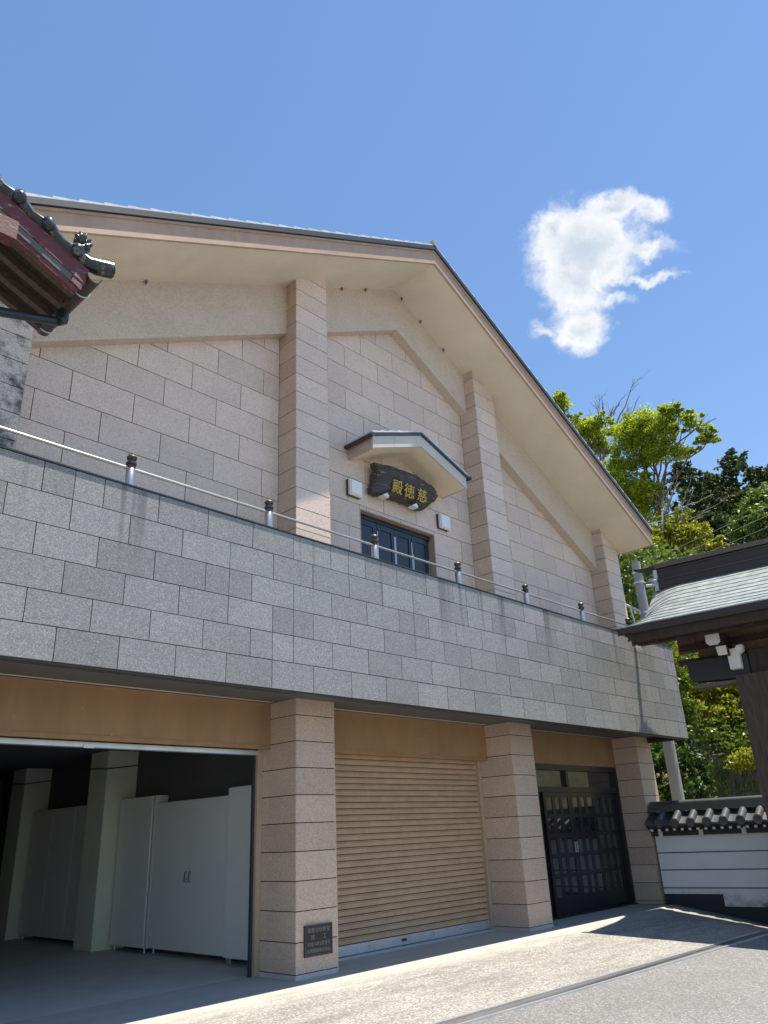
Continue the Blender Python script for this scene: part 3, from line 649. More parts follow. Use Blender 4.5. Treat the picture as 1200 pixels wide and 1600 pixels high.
# balcony railing
RY = -.70
rl = empty('balcony_railing', (2.5, RY, PTOP + .022), 'steel balcony railing with bronze capped posts along the grey parapet', 'railing')
b = MB(); b.tube([(-8, RY, 4.858), (PXR - .25, RY, 4.858)], .015, 12); b.build('rail', 'steel', rl, True, auto=40)
b = MB(); b.tube([(PXR - .12, RY + .1, 4.858), (PXR - .12, 3.4, 4.858)], .015, 12); b.build('rail', 'steel', rl, True, auto=40)
tb = MB(); tb.lathe((0, 0, 0), [(.062, 0), (.062, .012), (.046, .014), (.046, .20), (.042, .205)], 16)
fb = MB(); fb.lathe((0, 0, 0), [(.044, .204), (.046, .23), (.038, .235), (.038, .243), (.052, .25), (.052, .272), (.036, .28), (.036, .30), (.047, .308), (.052, .33), (.040, .348), (.016, .362), (.004, .372)], 16)
tm = fm = None
for x in [-4.46 + 1.734 * i for i in range(8)]:
    z = PTOP + .022
    if tm is None:
        o = tb.build('post', 'steel', None, True, (0, 0, 0), 40); tm = o.data; bpy.data.objects.remove(o)
        o = fb.build('finial', 'bronze', None, True, (0, 0, 0), 40); fm = o.data; bpy.data.objects.remove(o)
    p = bpy.data.objects.new('post', tm); link(p, rl, (x, RY, z)); q = bpy.data.objects.new('finial', fm); link(q, p, (x, RY, z))

# ------------------------------------------------------------------ boundary wall with tiled coping
TH = R(-6)
WD = Vector((math.sin(TH), math.cos(TH), 0)); WN = Vector((math.cos(TH), -math.sin(TH), 0)); WP = Vector((8.65, -.03, 0))
def wt(p):      # (s towards the street, n into the wall, z)
    return WP - WD * p[0] + WN * p[1] + Vector((0, 0, p[2]))
bw = empty('boundary_wall', wt((3, .12, -.3)), 'low white plaster wall with dark tiled coping between hall and gate', 'wall')
def wb(name, mat, *boxes, parent=None, smooth=False, auto=None):
    b = MB(wt)
    for q in boxes: b.box(*q)
    return b.build(name, mat, parent or bw, smooth, auto=auto)
WLEN = 6.2
wb('plaster_wall', 'white_plaster', (.02, 1.05, 0, .24, .165, 1.125), (1.05, WLEN, 0, .24, -.03, 1.125))
wb('plinth', 'dark_base', (.02, 1.05, .02, .22, -.9, .163), (1.05, WLEN, .03, .21, -1.0, -.032))
for z in (.262, .556, .842): wb('groove_strip', 'dark_metal', (.02, WLEN, -.006, -.001, z - .009, z + .009))
wb('wall_plate', 'dark_board', (0, WLEN, -.06, .30, 1.127, 1.25))
wb('eave_board', 'dark_board', (-.02, WLEN, -.20, .44, 1.252, 1.272))
for i in range(44):
    s_ = .03 + i * .14; b = MB(wt); b.box(s_, s_ + .05, -.205, -.06, 1.215, 1.25); r_ = b.build('rafter', 'dark_board', bw)
    b = MB(wt); b.box(s_ - .001, s_ + .051, -.2085, -.2055, 1.213, 1.252); b.build('painted_end', 'white_paint', r_)
for i in range(9):
    s_ = .12 + i * .735; b = MB(wt); b.box(s_, s_ + .075, -.075, -.0605, 1.10, 1.235); b.build('bracket', 'white_paint', bw)
wb('tile_bed', 'dark_board', (-.03, WLEN, -.25, .49, 1.274, 1.31))
b = MB(wt); b.prism([(-.03, -.27, 1.312), (-.03, .12, 1.50), (-.03, .51, 1.312)], (WLEN, 0, 0)); b.build('roof_bed', 'kawara', bw)
def roof_z(n): return 1.335 + (n + .29) / .41 * .20
tm_ = []
for i in range(23):
    s0 = -.03 + i * .285
    # concave pan tile
    b = MB(wt); k = 7
    prof = [(s0 + .285 * j / k, .028 * (1 - math.sin(math.pi * j / k))) for j in range(k + 1)]
    for n0, n1 in ((-.30, -.10), (-.11, .12)):
        vs_ = []
        for (s_, h) in prof: vs_ += [(s_, n0, roof_z(n0) + h), (s_, n1, roof_z(n1) + h), (s_, n0, roof_z(n0) + h - .03)]
        b.add(vs_, [(3 * j, 3 * j + 1, 3 * j + 4, 3 * j + 3) for j in range(k)] + [(3 * j + 2, 3 * j, 3 * j + 3, 3 * j + 5) for j in range(k)])
    b.build('pan_tile', 'kawara', bw)
    # round eave tile with its disc
    b = MB(wt); sc_ = s0 + .285; r = .068
    b.tube([(sc_, -.335, roof_z(-.33) + .035), (sc_, .10, roof_z(.10) + .035)], r, 16); t_ = b.build('barrel_tile', 'kawara', bw, True, auto=40)
    b = MB(wt); b.tube([(sc_, -.350, roof_z(-.33) + .030), (sc_, -.336, roof_z(-.33) + .031)], r + .012, 18); b.tube([(sc_, -.354, roof_z(-.33) + .030), (sc_, -.3505, roof_z(-.33) + .031)], r - .018, 18); b.build('end_disc', 'kawara', t_, True, auto=40)
for i, (hw, z0, z1) in enumerate(((.17, 1.545, 1.585), (.155, 1.587, 1.625), (.14, 1.627, 1.66))): wb('ridge_course', 'kawara', (0, WLEN, .12 - hw, .12 + hw, z0, z1))
for i in range(15):
    b = MB(wt); b.tube([(.0 + i * .42, .12, 1.67), (.414 + i * .42, .12, 1.67)], .062, 14); b.build('ridge_tile', 'kawara', bw, True, auto=40)

# ------------------------------------------------------------------ temple gate
GO = Vector((7.95, -1.375, 0)); GU = WD; GV = Vector((-math.cos(TH), math.sin(TH), 0))
def gt(p): return GO + GU * p[0] + GV * p[1] + Vector((0, 0, p[2]))
gate = empty('temple_gate', gt((-3, .4, -.3)), 'dark timber temple gate with patinated copper roof and brown ridge', 'gate')
UE, UF, VE, VR = .13, -7.2, 2.40, -.92
def gp(v): v = abs(v); return 5.55 - .62 * v + .045 * v * v
def roll(u, v=2): d = UE - u; return .26 * (1 - d / .62) ** 2 * min(1, .15 + abs(v) / 1.1) * (1 - .85 * min(1, max(0, (abs(v) - 1.2) / 1.15))) if d < .62 else 0
US = [UE - d for d in (0, .05, .1, .16, .23, .32, .42, .52, .66, 1.4, 3, 5)] + [UF]
def course(v0, v1, parent):
    b = MB(gt); t = .014; s_ = 1 if v1 > v0 else -1; vs_ = []; lower = v1 + s_ * .012
    for u in US:
        for v, up in ((v0, .0), (lower, t), (lower, -.006)): vs_.append((u, v, gp(v) - roll(u, v) + up))
    b.add(vs_, [(i * 3 + j, (i + 1) * 3 + j, (i + 1) * 3 + j + 1, i * 3 + j + 1) for i in range(len(US) - 1) for j in range(2)])
    return b.build('roof_course', 'copper_patina', parent, True, auto=35)
b = MB(gt); vs_ = []; vl = [VR, -.6, -.3, 0, .4, .8, 1.2, 1.6, 2.0, VE]
for u in US:
    for v in vl: vs_ += [(u, v, gp(v) - roll(u, v) - .008), (u, v, gp(v) - roll(u, v) - .10)]
m_ = len(vl); fs = []
for i in range(len(US) - 1):
    for j in range(m_ - 1):
        a, c = i * 2 * m_ + 2 * j, (i + 1) * 2 * m_ + 2 * j
        fs += [(a, c, c + 2, a + 2), (a + 1, a + 3, c + 3, c + 1)]
    a, c = i * 2 * m_, (i + 1) * 2 * m_; e = 2 * (m_ - 1); fs += [(a, a + 1, c + 1, c), (a + e, c + e, c + e + 1, a + e + 1)]
fs += [(2 * j, 2 * j + 2, 2 * j + 3, 2 * j + 1) for j in range(m_ - 1)]
b.add(vs_, fs); gr = b.build('gate_roof', 'ridge_brown', gate)
nc = 10
for i in range(nc): course(.10 + (VE - .10) * i / nc, .10 + (VE - .10) * (i + 1) / nc, gr)
for i in range(6): course(-.10 + (VR + .10) * i / 6, -.10 + (VR + .10) * (i + 1) / 6, gr)
# fine standing seams staggered over the courses
b = MB(gt)
for i in range(nc):
    v0, v1 = .10 + (VE - .10) * i / nc, .10 + (VE - .10) * (i + 1) / nc; u = UE - .12 - rnd.random() * .3
    while u > -5:
        z0, z1 = gp(v0) - roll(u, v0) + .002, gp(v1) - roll(u, v1) + .016
        b.add([(u, v0, z0), (u - .008, v0, z0), (u - .008, v1, z1), (u, v1, z1)], [(0, 1, 2, 3)]); u -= .34 + rnd.random() * .06
tag(b.build('seam', 'copper_patina', gr), kind='stuff')
def gb(name, mat, *boxes, parent=None):
    b = MB(gt)
    for q in boxes: b.box(*q)
    return b.build(name, mat, parent or gate)
# eave boards with an upswept tip
ze = gp(VE)
b = MB(gt); b.prism([(.20, VE + .02, ze - .02), (UF, VE + .02, ze - .02), (UF, VE + .02, ze - .13), (-.12, VE + .02, ze - .13), (.02, VE + .02, ze - .105), (.12, VE + .02, ze - .065)], (0, -.09, 0)); b.build('eave_fascia', 'dark_board', gate)
b = MB(gt); b.prism([(.06, VE - .075, ze - .10), (UF, VE - .075, ze - .10), (UF, VE - .075, ze - .275), (-.12, VE - .075, ze - .265), (-.02, VE - .075, ze - .21)], (0, -.07, 0)); b.build('eave_fascia', 'gate_wood', gate)
b = MB(gt)
vv_ = [VR, -.6, -.3, 0, .4, .8, 1.2, 1.6, 1.85]
pts = [(UE - .13, v, gp(v) - .26) for v in vv_] + [(UE - .13, v, gp(v) - .27 - .20) for v in reversed(vv_[:-1])]
b.prism(pts, (-.07, 0, 0)); b.build('barge_board', 'gate_wood', gate)
b = MB(gt); b.prism([(.02, 1.99, 4.20), (.02, 2.03, 4.12), (.02, 1.97, 4.03), (.02, 1.89, 4.0), (.02, 1.87, 4.04), (.02, 1.94, 4.11)], (-.09, 0, 0)); b.build('barge_tip', 'white_paint', gate)
# soffit planks between rafters
for i in range(16):
    u1 = .04 - i * .30; u0 = u1 - .292; b = MB(gt)
    b.prism([(u0, VE - .15, gp(VE) - .22), (u0, .15, gp(.15) - .30), (u0, .15, gp(.15) - .27), (u0, VE - .15, gp(VE) - .19)], (.292, 0, 0)); b.build('soffit_board', 'gate_board', gate)
for i in range(14):
    u0 = -.02 - i * .36; b = MB(gt); b.prism([(u0, VE - .16, gp(VE) - .30), (u0, .15, gp(.15) - .40), (u0, .15, gp(.15) - .305), (u0, VE - .16, gp(VE) - .225)], (-.06, 0, 0)); b.build('rafter', 'gate_wood', gate)
def beam_u(name, u1, v, z0, z1, wdt, mat='gate_wood', white=True, u0=UF):
    b = MB(gt); b.box(u0, u1, v - wdt / 2, v + wdt / 2, z0, z1); o = b.build(name, mat, gate)
    if white: b = MB(gt); b.box(u1 + .001, u1 + .006, v - wdt / 2, v + wdt / 2, z0, z1); b.build('painted_end', 'white_paint', o)
beam_u('purlin', -.04, 1.98, 4.06, 4.2, .14); beam_u('purlin', -.25, .75, 4.42, 4.58, .16); beam_u('purlin', -.1, 0, 4.86, 5.05, .18)
for u in (-1.15, -4.3):
    b = MB(gt); z0, z1, hw = 3.92, 4.13, .105
    b.prism([(u - hw, 1.75, z0 + .04), (u - hw + .04, 1.75, z0), (u + hw - .04, 1.75, z0), (u + hw, 1.75, z0 + .04), (u + hw, 1.75, z1), (u - hw, 1.75, z1)], (0, -2.6, 0)); o = b.build('bracket_arm', 'gate_wood', gate)
    b = MB(gt); b.prism([(u - hw, 1.755, z0 + .04), (u - hw + .04, 1.755, z0), (u + hw - .04, 1.755, z0), (u + hw, 1.755, z0 + .04), (u + hw, 1.755, z1), (u - hw, 1.755, z1)], (0, .006, 0)); b.box(u + hw + .001, u + hw + .006, 1.62, 1.755, z0 + .045, z1); b.build('painted_end', 'white_paint', o)
    b = MB(gt); b.prism([(u - .06 - .08, 1.60, 3.77), (u - .06 + .06, 1.60, 3.77), (u - .06 + .08, 1.60, 3.915), (u - .06 - .08, 1.60, 3.915)], (0, -1.2, 0)); o = b.build('bracket_arm', 'gate_wood', gate)
    b = MB(gt); b.prism([(u - .06 - .08, 1.605, 3.77), (u - .06 + .06, 1.605, 3.77), (u - .06 + .08, 1.605, 3.915), (u - .06 - .08, 1.605, 3.915)], (0, .006, 0)); b.build('painted_end', 'white_paint', o)
    uc = u - .18
    b = MB(gt); b.prism([(uc - .16, 1.44, 3.92), (uc - .15, 1.44, 3.83), (uc - .09, 1.44, 3.79), (uc - .085, 1.44, 3.56), (uc + .085, 1.44, 3.56), (uc + .09, 1.44, 3.79), (uc + .15, 1.44, 3.83), (uc + .16, 1.44, 3.92), (uc + .07, 1.44, 3.92), (uc + .05, 1.44, 3.88), (uc - .05, 1.44, 3.88), (uc - .07, 1.44, 3.92)], (0, -.14, 0)); o = b.build('bracket_block', 'white_paint', gate)
b = MB(gt); b.prism([(-.56, 1.32, 3.80), (-1.5, 1.32, 3.80), (-1.5, 1.32, 3.42), (-.62, 1.32, 3.47), (-.56, 1.32, 3.51)], (0, -.24, 0)); b.build('tie_beam', 'dark_base', gate)
gb('tie_beam', 'gate_wood', (UF, -1.52, 1.08, 1.30, 3.46, 3.84)); gb('tie_beam_moulding', 'old_grey_wood', (-1.3, -.60, 1.10, 1.30, 3.36, 3.415))
for i in range(18):
    u1 = -.40 - i * .31; b = MB(gt); z0 = 3.86 if i else 3.98; b.box(u1 - .304, u1, 1.06 + .004 * (i % 3), 1.10, z0, 4.40); b.build('gable_board', 'gate_board', gate)
gb('gable_rail', 'gate_wood', (UF, -.42, 1.10, 1.16, 4.02, 4.10)); gb('gable_rail', 'gate_wood', (UF, -.36, 1.0, 1.12, 3.82, 3.88))
for u, v in ((-1.53, 1.2), (-4.4, 1.2), (-1.53, -.35), (-4.4, -.35)):
    g0 = gt((u, v, 0)); b = MB(gt); zb = gz(g0.x, g0.y); b.box(u - .25, u + .25, v - .17, v + .17, zb + .16, 3.47); o = b.build('post', 'post_wood', gate); b = MB(gt); b.box(u - .32, u + .32, v - .25, v + .25, zb - .1, zb + .158); b.build('foot_stone', 'base_granite', o)
gb('cross_beam', 'gate_wood', (-1.63, -1.43, -.6, 1.02, 3.1, 3.42)); gb('cross_beam', 'gate_wood', (-4.5, -4.3, -.6, 1.02, 3.1, 3.42))
# ridge
gb('ridge_body', 'ridge_brown', (UF, -.01, -.17, .17, 5.44, 5.62)); gb('ridge_body', 'ridge_brown', (UF, -.01, -.13, .13, 5.622, 5.84)); gb('ridge_moulding', 'bronze', (UF, .0, -.185, .185, 5.60, 5.622), (UF, .0, -.15, .15, 5.80, 5.82))
b = MB(gt); b.prism([(UF, -.19, 5.842), (UF, .19, 5.842), (UF, .16, 5.94), (UF, 0, 5.975), (UF, -.16, 5.94)], (-UF + .02, 0, 0)); rc = b.build('ridge_cap', 'ridge_brown', gate)
b = MB(gt)
for j in range(5):
    u0, u1 = .02 + j * .09, .02 + (j + 1) * .09; z = lambda u: .10 * ((u - .02) / .45) ** 2
    h0, h1 = .13 - .02 * j, .13 - .02 * (j + 1)
    b.add([(u0, -.05, 5.84 + z(u0)), (u0, .05, 5.84 + z(u0)), (u0, .05, 5.84 + z(u0) + h0), (u0, -.05, 5.84 + z(u0) + h0), (u1, -.05, 5.84 + z(u1)), (u1, .05, 5.84 + z(u1)), (u1, .05, 5.84 + z(u1) + h1), (u1, -.05, 5.84 + z(u1) + h1)], [(0, 1, 2, 3), (4, 7, 6, 5), (0, 4, 5, 1), (1, 5, 6, 2), (2, 6, 7, 3), (3, 7, 4, 0)])
b.build('cap_tip', 'ridge_brown', rc)
b = MB(gt); b.prism([(.0, -.24, 5.40), (.0, .24, 5.40), (.0, .20, 5.52), (.0, .28, 5.60), (.0, .17, 5.66), (.0, .16, 5.83), (.0, -.16, 5.83), (.0, -.17, 5.66), (.0, -.28, 5.60), (.0, -.20, 5.52)], (.07, 0, 0)); oo = b.build('ridge_ornament', 'galvanised', gate)
b = MB(gt); b.tube([(.06, .05, 5.66), (.20, .05, 5.68)], .045, 10); b.tube([(.06, .08, 5.56), (.26, .10, 5.57)], .035, 10); b.build('scroll', 'galvanised', oo, True, auto=40)

# ------------------------------------------------------------------ old red-painted roof at the left
old = empty('old_roof', (-4.9, -1.9, 0), 'corner of old tiled roof with flaking red barge board and brown gutter', 'roof')
Y0, Y1 = -2.3, -1.42
def zt2(x): return 5.60 - .41 * (x + 4.05) + .06 * (x + 4.05) ** 2     # top of the barge board
xa, xb = -6.4, -4.045
NX = [xa + (xb - xa) * i / 8 for i in range(9)]
def obar(name, mat, top, bot, y, d, x1=xb, skew=0, parent=None):
    b = MB(); xs = [xa + (x1 - xa) * i / 8 for i in range(9)]
    P = [(x, y, zt2(x) + top) for x in xs] + [(x - (skew if i == 0 else 0), y, zt2(x) + bot) for i, x in enumerate(reversed(xs))]
    b.prism(P, (0, d, 0)); return b.build(name, mat, parent or old)
bo = obar('barge_board', 'red_paint', -.015, -.165, Y0, .06, xb, .02)
obar('face_strip', 'old_grey_wood', -.166, -.235, Y0 + .008, .05, -4.17, 0)
obar('lower_board', 'red_paint', -.236, -.285, Y0 + .016, .045, xb - .05, .02)
b = MB(); b.prism([(-4.169, Y0 + .004, zt2(-4.169) - .166), (xb - .02, Y0 + .004, zt2(xb) - .160), (xb - .045, Y0 + .004, zt2(xb) - .232), (-4.169, Y0 + .004, zt2(-4.169) - .235)], (0, .05, 0)); b.build('end_block', 'red_paint', old)
b = MB()
for i in range(8): b.prism([(NX[i], Y0 + .05, zt2(NX[i]) - .10), (NX[i + 1], Y0 + .05, zt2(NX[i + 1]) - .10), (NX[i + 1], Y0 + .05, zt2(NX[i + 1]) - .02), (NX[i], Y0 + .05, zt2(NX[i]) - .02)], (0, Y1 - Y0 - .05, 0))
b.build('roof_deck', 'old_soffit', old)
for i in range(4):
    y = Y0 + .17 + i * .20; obar('rafter', 'old_rafter', -.102, -.175, y, .06, xb - .03)
b = MB(); b.box(-4.78, -4.64, Y0 - .12, Y0 - .014, 5.44, 5.60); b.build('purlin_end', 'red_paint', old)
# tiles: verge roll with round knobs, pans behind
xk = [-4.165, -4.408, -4.643, -4.885, -5.13, -5.37, -5.61, -5.86, -6.1]
for i, x in enumerate(xk):
    x2 = x - .25; b = MB(); b.tube([(x2, Y0 + .02, zt2(x2) + .075), ((x + x2) / 2, Y0 + .02, zt2((x + x2) / 2) + .022), (x + .02, Y0 + .02, zt2(x) + .045)], [.06, .05, .058], 12); t_ = b.build('verge_tile', 'old_kawara', old, True, auto=50)
    b = MB(); b.lathe((x, Y0 - .015, zt2(x) + .0), [(.01, -.012), (.040, .004), (.055, .035), (.055, .065), (.04, .095), (.01, .11)], 12); b.build('knob', 'old_kawara', t_, True)
    b = MB(); b.prism([(x2, Y0 + .07, zt2(x2) + .03), (x, Y0 + .07, zt2(x) - .01), (x, Y0 + .07, zt2(x) + .045), (x2, Y0 + .07, zt2(x2) + .05)], (0, Y1 - Y0 - .07, 0)); b.build('pan_tile', 'old_kawara', old)
b = MB(); b.tube([(-4.16, Y0 + .02, 5.70), (-4.06, Y0 + .02, 5.655), (-3.98, Y0 + .02, 5.665), (-3.86, Y0 + .02, 5.70)], [.05, .055, .068, .068], 14); b.build('eave_tile', 'old_kawara', old, True, auto=50)
b = MB(); c0 = Vector((-4.13, Y0 + .02, 5.78))
for k in range(9):
    a = 2 * math.pi * k / 9; b.tube([c0, c0 + Vector((.05 * math.cos(a), -.03 + .02 * math.sin(2 * a), .05 * math.sin(a) + .02)), c0 + Vector((.075 * math.cos(a), -.05, .075 * math.sin(a) + .03))], [.03, .026, .006], 7)
b.build('leaf_ornament', 'old_kawara', old, True)
b = MB(); b.tube([(-4.14, Y0 + .02, 5.70), (-4.075, Y0 + .02, 5.79)], [.035, .03], 10); b.build('ornament_stem', 'old_kawara', old, True)
# half-round gutter, straps and pipes
b = MB(); xg, zg, r = -4.0, 5.535, .062
pr = [(xg + r * math.cos(a), zg + r * math.sin(a)) for a in [math.pi + math.pi * k / 10 for k in range(11)]]; pr += [(xg + (r - .008) * math.cos(a), zg + (r - .008) * math.sin(a)) for a in [2 * math.pi - math.pi * k / 10 for k in range(11)]]
b.prism([(x, Y0 - .02, z) for x, z in pr], (0, Y1 - Y0 + .06, 0)); b.build('eave_gutter', 'pipe_brown', old, False)
for y in (Y0 + .20, Y1 - .04):
    b = MB(); b.tube([(xg + (r + .006) * math.cos(a), y, zg + (r + .006) * math.sin(a)) for a in [math.pi * .95 + math.pi * 1.1 * k / 10 for k in range(11)]], .006, 6); b.build('gutter_strap', 'galvanised', old)
b = MB(); b.tube([(xg - .01, -1.80, 5.50), (xg - .01, -1.80, 5.40), (xg - .05, -1.82, 5.36)], [.05, .05, .042], 12); b.build('gutter_outlet', 'pipe_green', old, True, auto=50)
b = MB(); b.tube([(xg - .04, -1.79, 5.375), (-4.62, -2.065, 5.03), (-5.4, -2.43, 4.6)], .037, 12); b.build('drain_pipe', 'pipe_green', old, True, auto=50)
for x in (-6.3, -5.5): block('post', x, x + .14, -2.15, -2.01, 0, 6.1 if x < -6 else 5.9, 'old_grey_wood', old)
block('wall_boarding', -6.3, -5.36, -2.0, -1.95, 0, 5.7, 'old_soffit', old)

# ------------------------------------------------------------------ utility pole and lines
pl = empty('utility_pole', (11.24, .53, 0), 'grey concrete utility pole behind the boundary wall', 'pole')
b = MB(); b.tube([(11.24, .53, -.2), (11.24, .53, 7.25)], [.145, .105], 20); b.build('shaft', 'pole_concrete', pl, True, auto=40)
for z in (5.55, 5.95, 6.7, 6.95): b = MB(); b.tube([(11.24, .53, z), (11.24, .53, z + .045)], .125, 18); b.build('band', 'galvanised', pl, True, auto=40)
b = MB(); b.tube([(11.24, .53, 5.97), (10.75, .86, 6.22)], .035, 6); b.tube([(10.72, .88, 6.3), (10.74, .86, 5.5)], .022, 6); b.build('bracket_arm', 'galvanised', pl)
b = MB(); b.tube([(10.95, .74, 6.1), (11.05, .67, 5.3)], .022, 6); b.build('strut', 'galvanised', pl)
b = MB(); b.tube([(10.74, .86, 6.2), (10.80, .80, 5.7), (10.95, .70, 5.35), (11.15, .60, 5.6)], .018, 6); b.tube([(10.74, .86, 6.0), (10.86, .78, 5.2), (11.1, .62, 5.1)], .014, 6); b.build('cable_loop', 'black_wire', pl, True)
for z in (2.55, 2.95, 4.0): b = MB(); b.tube([(11.24, .45, z), (11.20, .33, z)], .012, 6); b.build('step_bolt', 'galvanised', pl)
for i, (x, y, z) in enumerate(((12.27, -3.22, 8.38), (12.34, -3.16, 8.18), (12.41, -3.07, 7.91), (12.49, -2.97, 7.61))):
    A = Vector((11.24, .5, 7.15 - .18 * i)); B = A + (Vector((x, y, z)) - A) * 4
    b = MB(); b.tube([A.lerp(B, t) - Vector((0, 0, .9 * t * (1 - t))) for t in [k / 16 for k in range(17)]], .0045, 5)
    tag(b.build('power_line', 'wire_grey', None, True), ['topmost', 'second from the top', 'second from the bottom', 'lowest'][i] + ' of four thin power lines crossing the dark trees', 'power line', 'power lines from the concrete pole')

# ------------------------------------------------------------------ trees and shrubs
def limb(b, A, B, r0, r1, k=5, bend=.06, n=6):
    A, B = Vector(A), Vector(B); L_ = (B - A).length; pts = []
    for i in range(k + 1):
        t = i / k; o = Vector((rnd.uniform(-1, 1), rnd.uniform(-1, 1), rnd.uniform(-1, 1))) * bend * L_ * math.sin(math.pi * t)
        pts.append(A.lerp(B, t) + o)
    b.tube(pts, [r0 + (r1 - r0) * i / k for i in range(k + 1)], n); return pts
def twigs(b, A, B, r, depth, spread=.5):
    pts = limb(b, A, B, r, r * .55, 4, .08, 5)
    if depth == 0: return
    d = (Vector(B) - Vector(A))
    for _ in range(3):
        p = pts[rnd.randint(1, 4)]; q = p + (d.normalized() + Vector((rnd.uniform(-1, 1), rnd.uniform(-1, 1), rnd.uniform(-.5, .9))) * spread).normalized() * d.length * rnd.uniform(.35, .6)
        twigs(b, p, q, r * .5, depth - 1, spread)
def leaves(b, blobs, per, size, flat=.55, layers=False, up=.5):
    """leaf-sized faces gathered in sprays through the volume of each clump"""
    vs_, fs = [], []
    for (x, y, z, r) in blobs:
        n = int(per * max(.25, r) ** 2); ns = max(6, n // 14)
        for _ in range(ns):
            d = Vector((rnd.gauss(0, 1), rnd.gauss(0, 1), rnd.gauss(0, 1))).normalized() * (rnd.random() ** .45) * r * rnd.uniform(.85, 1.22)
            c = Vector((x, y, z)) + Vector((d.x, d.y, d.z * .85)); sr = r * rnd.uniform(.14, .30)
            for _ in range(14):
                o = Vector((rnd.gauss(0, 1), rnd.gauss(0, 1), rnd.gauss(0, .22 if layers else 1))) * sr * (.85 if layers else .6)
                p = c + o; s_ = size * rnd.uniform(.6, 1.35)
                nr = Vector((rnd.gauss(0, 1), rnd.gauss(0, 1), rnd.gauss(up * (1.6 if layers else 1), .6 if layers else 1))).normalized()
                t = nr.orthogonal().normalized(); t.rotate(Matrix.Rotation(rnd.uniform(0, 6.28), 3, nr)); w_ = nr.cross(t)
                k = len(vs_); vs_ += [p - t * s_, p + w_ * s_ * .5, p + t * s_, p - w_ * s_ * .5]; fs.append((k, k + 1, k + 2, k + 3))
    b.add(vs_, fs); return b
def tree(name, base, blobs, mat, bark, per, size, label, group, limbs=None, layers=True, cat='tree', r0=.16, up=.5):
    o = empty(name, base, label, cat, group)
    b = MB(); top = max(blobs, key=lambda q: q[2]); cen = Vector((sum(q[0] for q in blobs), sum(q[1] for q in blobs), sum(q[2] for q in blobs))) / len(blobs)
    fork = Vector(base).lerp(cen, .62)
    limb(b, Vector(base) - Vector((0, 0, .3)), fork, r0, r0 * .7, 6, .03, 9)
    for q in blobs[:24:2]: limb(b, fork.lerp(cen, rnd.uniform(0, .5)), (q[0], q[1], q[2]), r0 * .32, r0 * .07, 5, .07, 6)
    for A, B, r in (limbs or []): twigs(b, A, B, r * .7, 1, .4)
    b.build('trunk', bark, o, True)
    leaves(MB(), blobs, per, size, .4, layers, up).build('crown', mat, o)
    return o
MAPLE = [(25.32, 5.20, 18.46, .89), (25.82, 6.18, 18.37, .91), (25.19, 4.44, 17.69, .81), (24.96, 3.91, 18.47, .40), (25.24, 3.58, 18.17, .29), (25.00, 3.04, 17.42, .45), (24.91, 2.34, 16.41, .33), (24.83, 2.77, 16.30, .25), (25.86, 5.48, 17.22, .89), (25.21, 3.93, 16.39, .57), (26.05, 6.83, 19.00, .50), (25.68, 6.21, 16.97, .66), (25.29, 7.33, 16.76, .60), (25.33, 6.41, 15.78, .77), (25.23, 5.42, 15.11, .57), (26.29, 6.68, 15.21, .72), (26.02, 6.34, 14.25, .76), (25.78, 7.30, 15.73, .66)]
LEFT = [(26.44, 9.75, 21.93, .58), (26.20, 9.83, 22.23, .41), (26.34, 8.61, 20.10, .65), (27.00, 9.44, 19.75, .60), (26.54, 7.97, 20.28, .39), (28.00, 9.28, 19.66, .74), (28.40, 8.59, 19.52, .54), (27.14, 9.52, 20.98, .41)]
LOW = [(23.69, 3.96, 12.39, .68), (23.31, 3.46, 11.76, .61), (23.59, 4.53, 12.05, .58), (21.83, 5.38, 11.49, .51), (23.77, 2.66, 11.22, .30), (22.17, 4.94, 11.07, .66), (25.34, 4.00, 12.10, .54), (23.61, 5.02, 11.42, .66), (23.14, 5.32, 12.38, .48)]
def hb(x, y): return (x, y, hill(x, y))
def fill(bl, k=1.0):
    out = list(bl)
    for a, c in zip(bl, bl[1:]):
        if (Vector(a[:3]) - Vector(c[:3])).length < 2.4: out.append(tuple((p + q) / 2 + rnd.uniform(-.15, .15) for p, q in zip(a[:3], c[:3])) + ((a[3] + c[3]) / 2 * .85,))
    sat = []
    for x, y, z, r in out:
        for _ in range(4):
            d = Vector((rnd.gauss(0, 1), rnd.gauss(0, 1), rnd.gauss(.2, .8))).normalized() * r * rnd.uniform(.85, 1.25); sat.append((x + d.x, y + d.y, z + d.z, r * rnd.uniform(.22, .4)))
    return [(x, y, z, r * k) for x, y, z, r in out] + sat
MAPLE, LEFT, LOW = fill(MAPLE, .88), fill(LEFT, .85), fill(LOW, .95)
GRP = 'trees on the hillside'
tree('maple_tree', hb(26.6, 6.3), MAPLE, 'maple_leaf', 'bark', 4600, .056, 'tall yellow-green maple with a branch reaching right against the sky', GRP,
     [((25.87, 5.91, 16.85), (25.13, 3.34, 16.96), .07), ((25.13, 3.34, 16.96), (24.73, 1.9, 17.05), .04), ((26.1, 6.05, 16.2), (26.58, 7.63, 17.28), .06), ((25.9, 5.9, 16.9), (25.26, 3.95, 18.2), .05)], r0=.2, up=.8)
tree('maple_tree', hb(27.6, 9.2), LEFT, 'maple_leaf', 'bark', 3600, .06, 'sparse yellow-green maple showing just above the sloping roof edge', GRP, r0=.14, up=.8)
tree('maple_tree', hb(23.6, 4.4), LOW, 'shrub_leaf', 'bark', 3800, .065, 'low golden-green maple behind the brown gate ridge', GRP, r0=.14, up=.8)
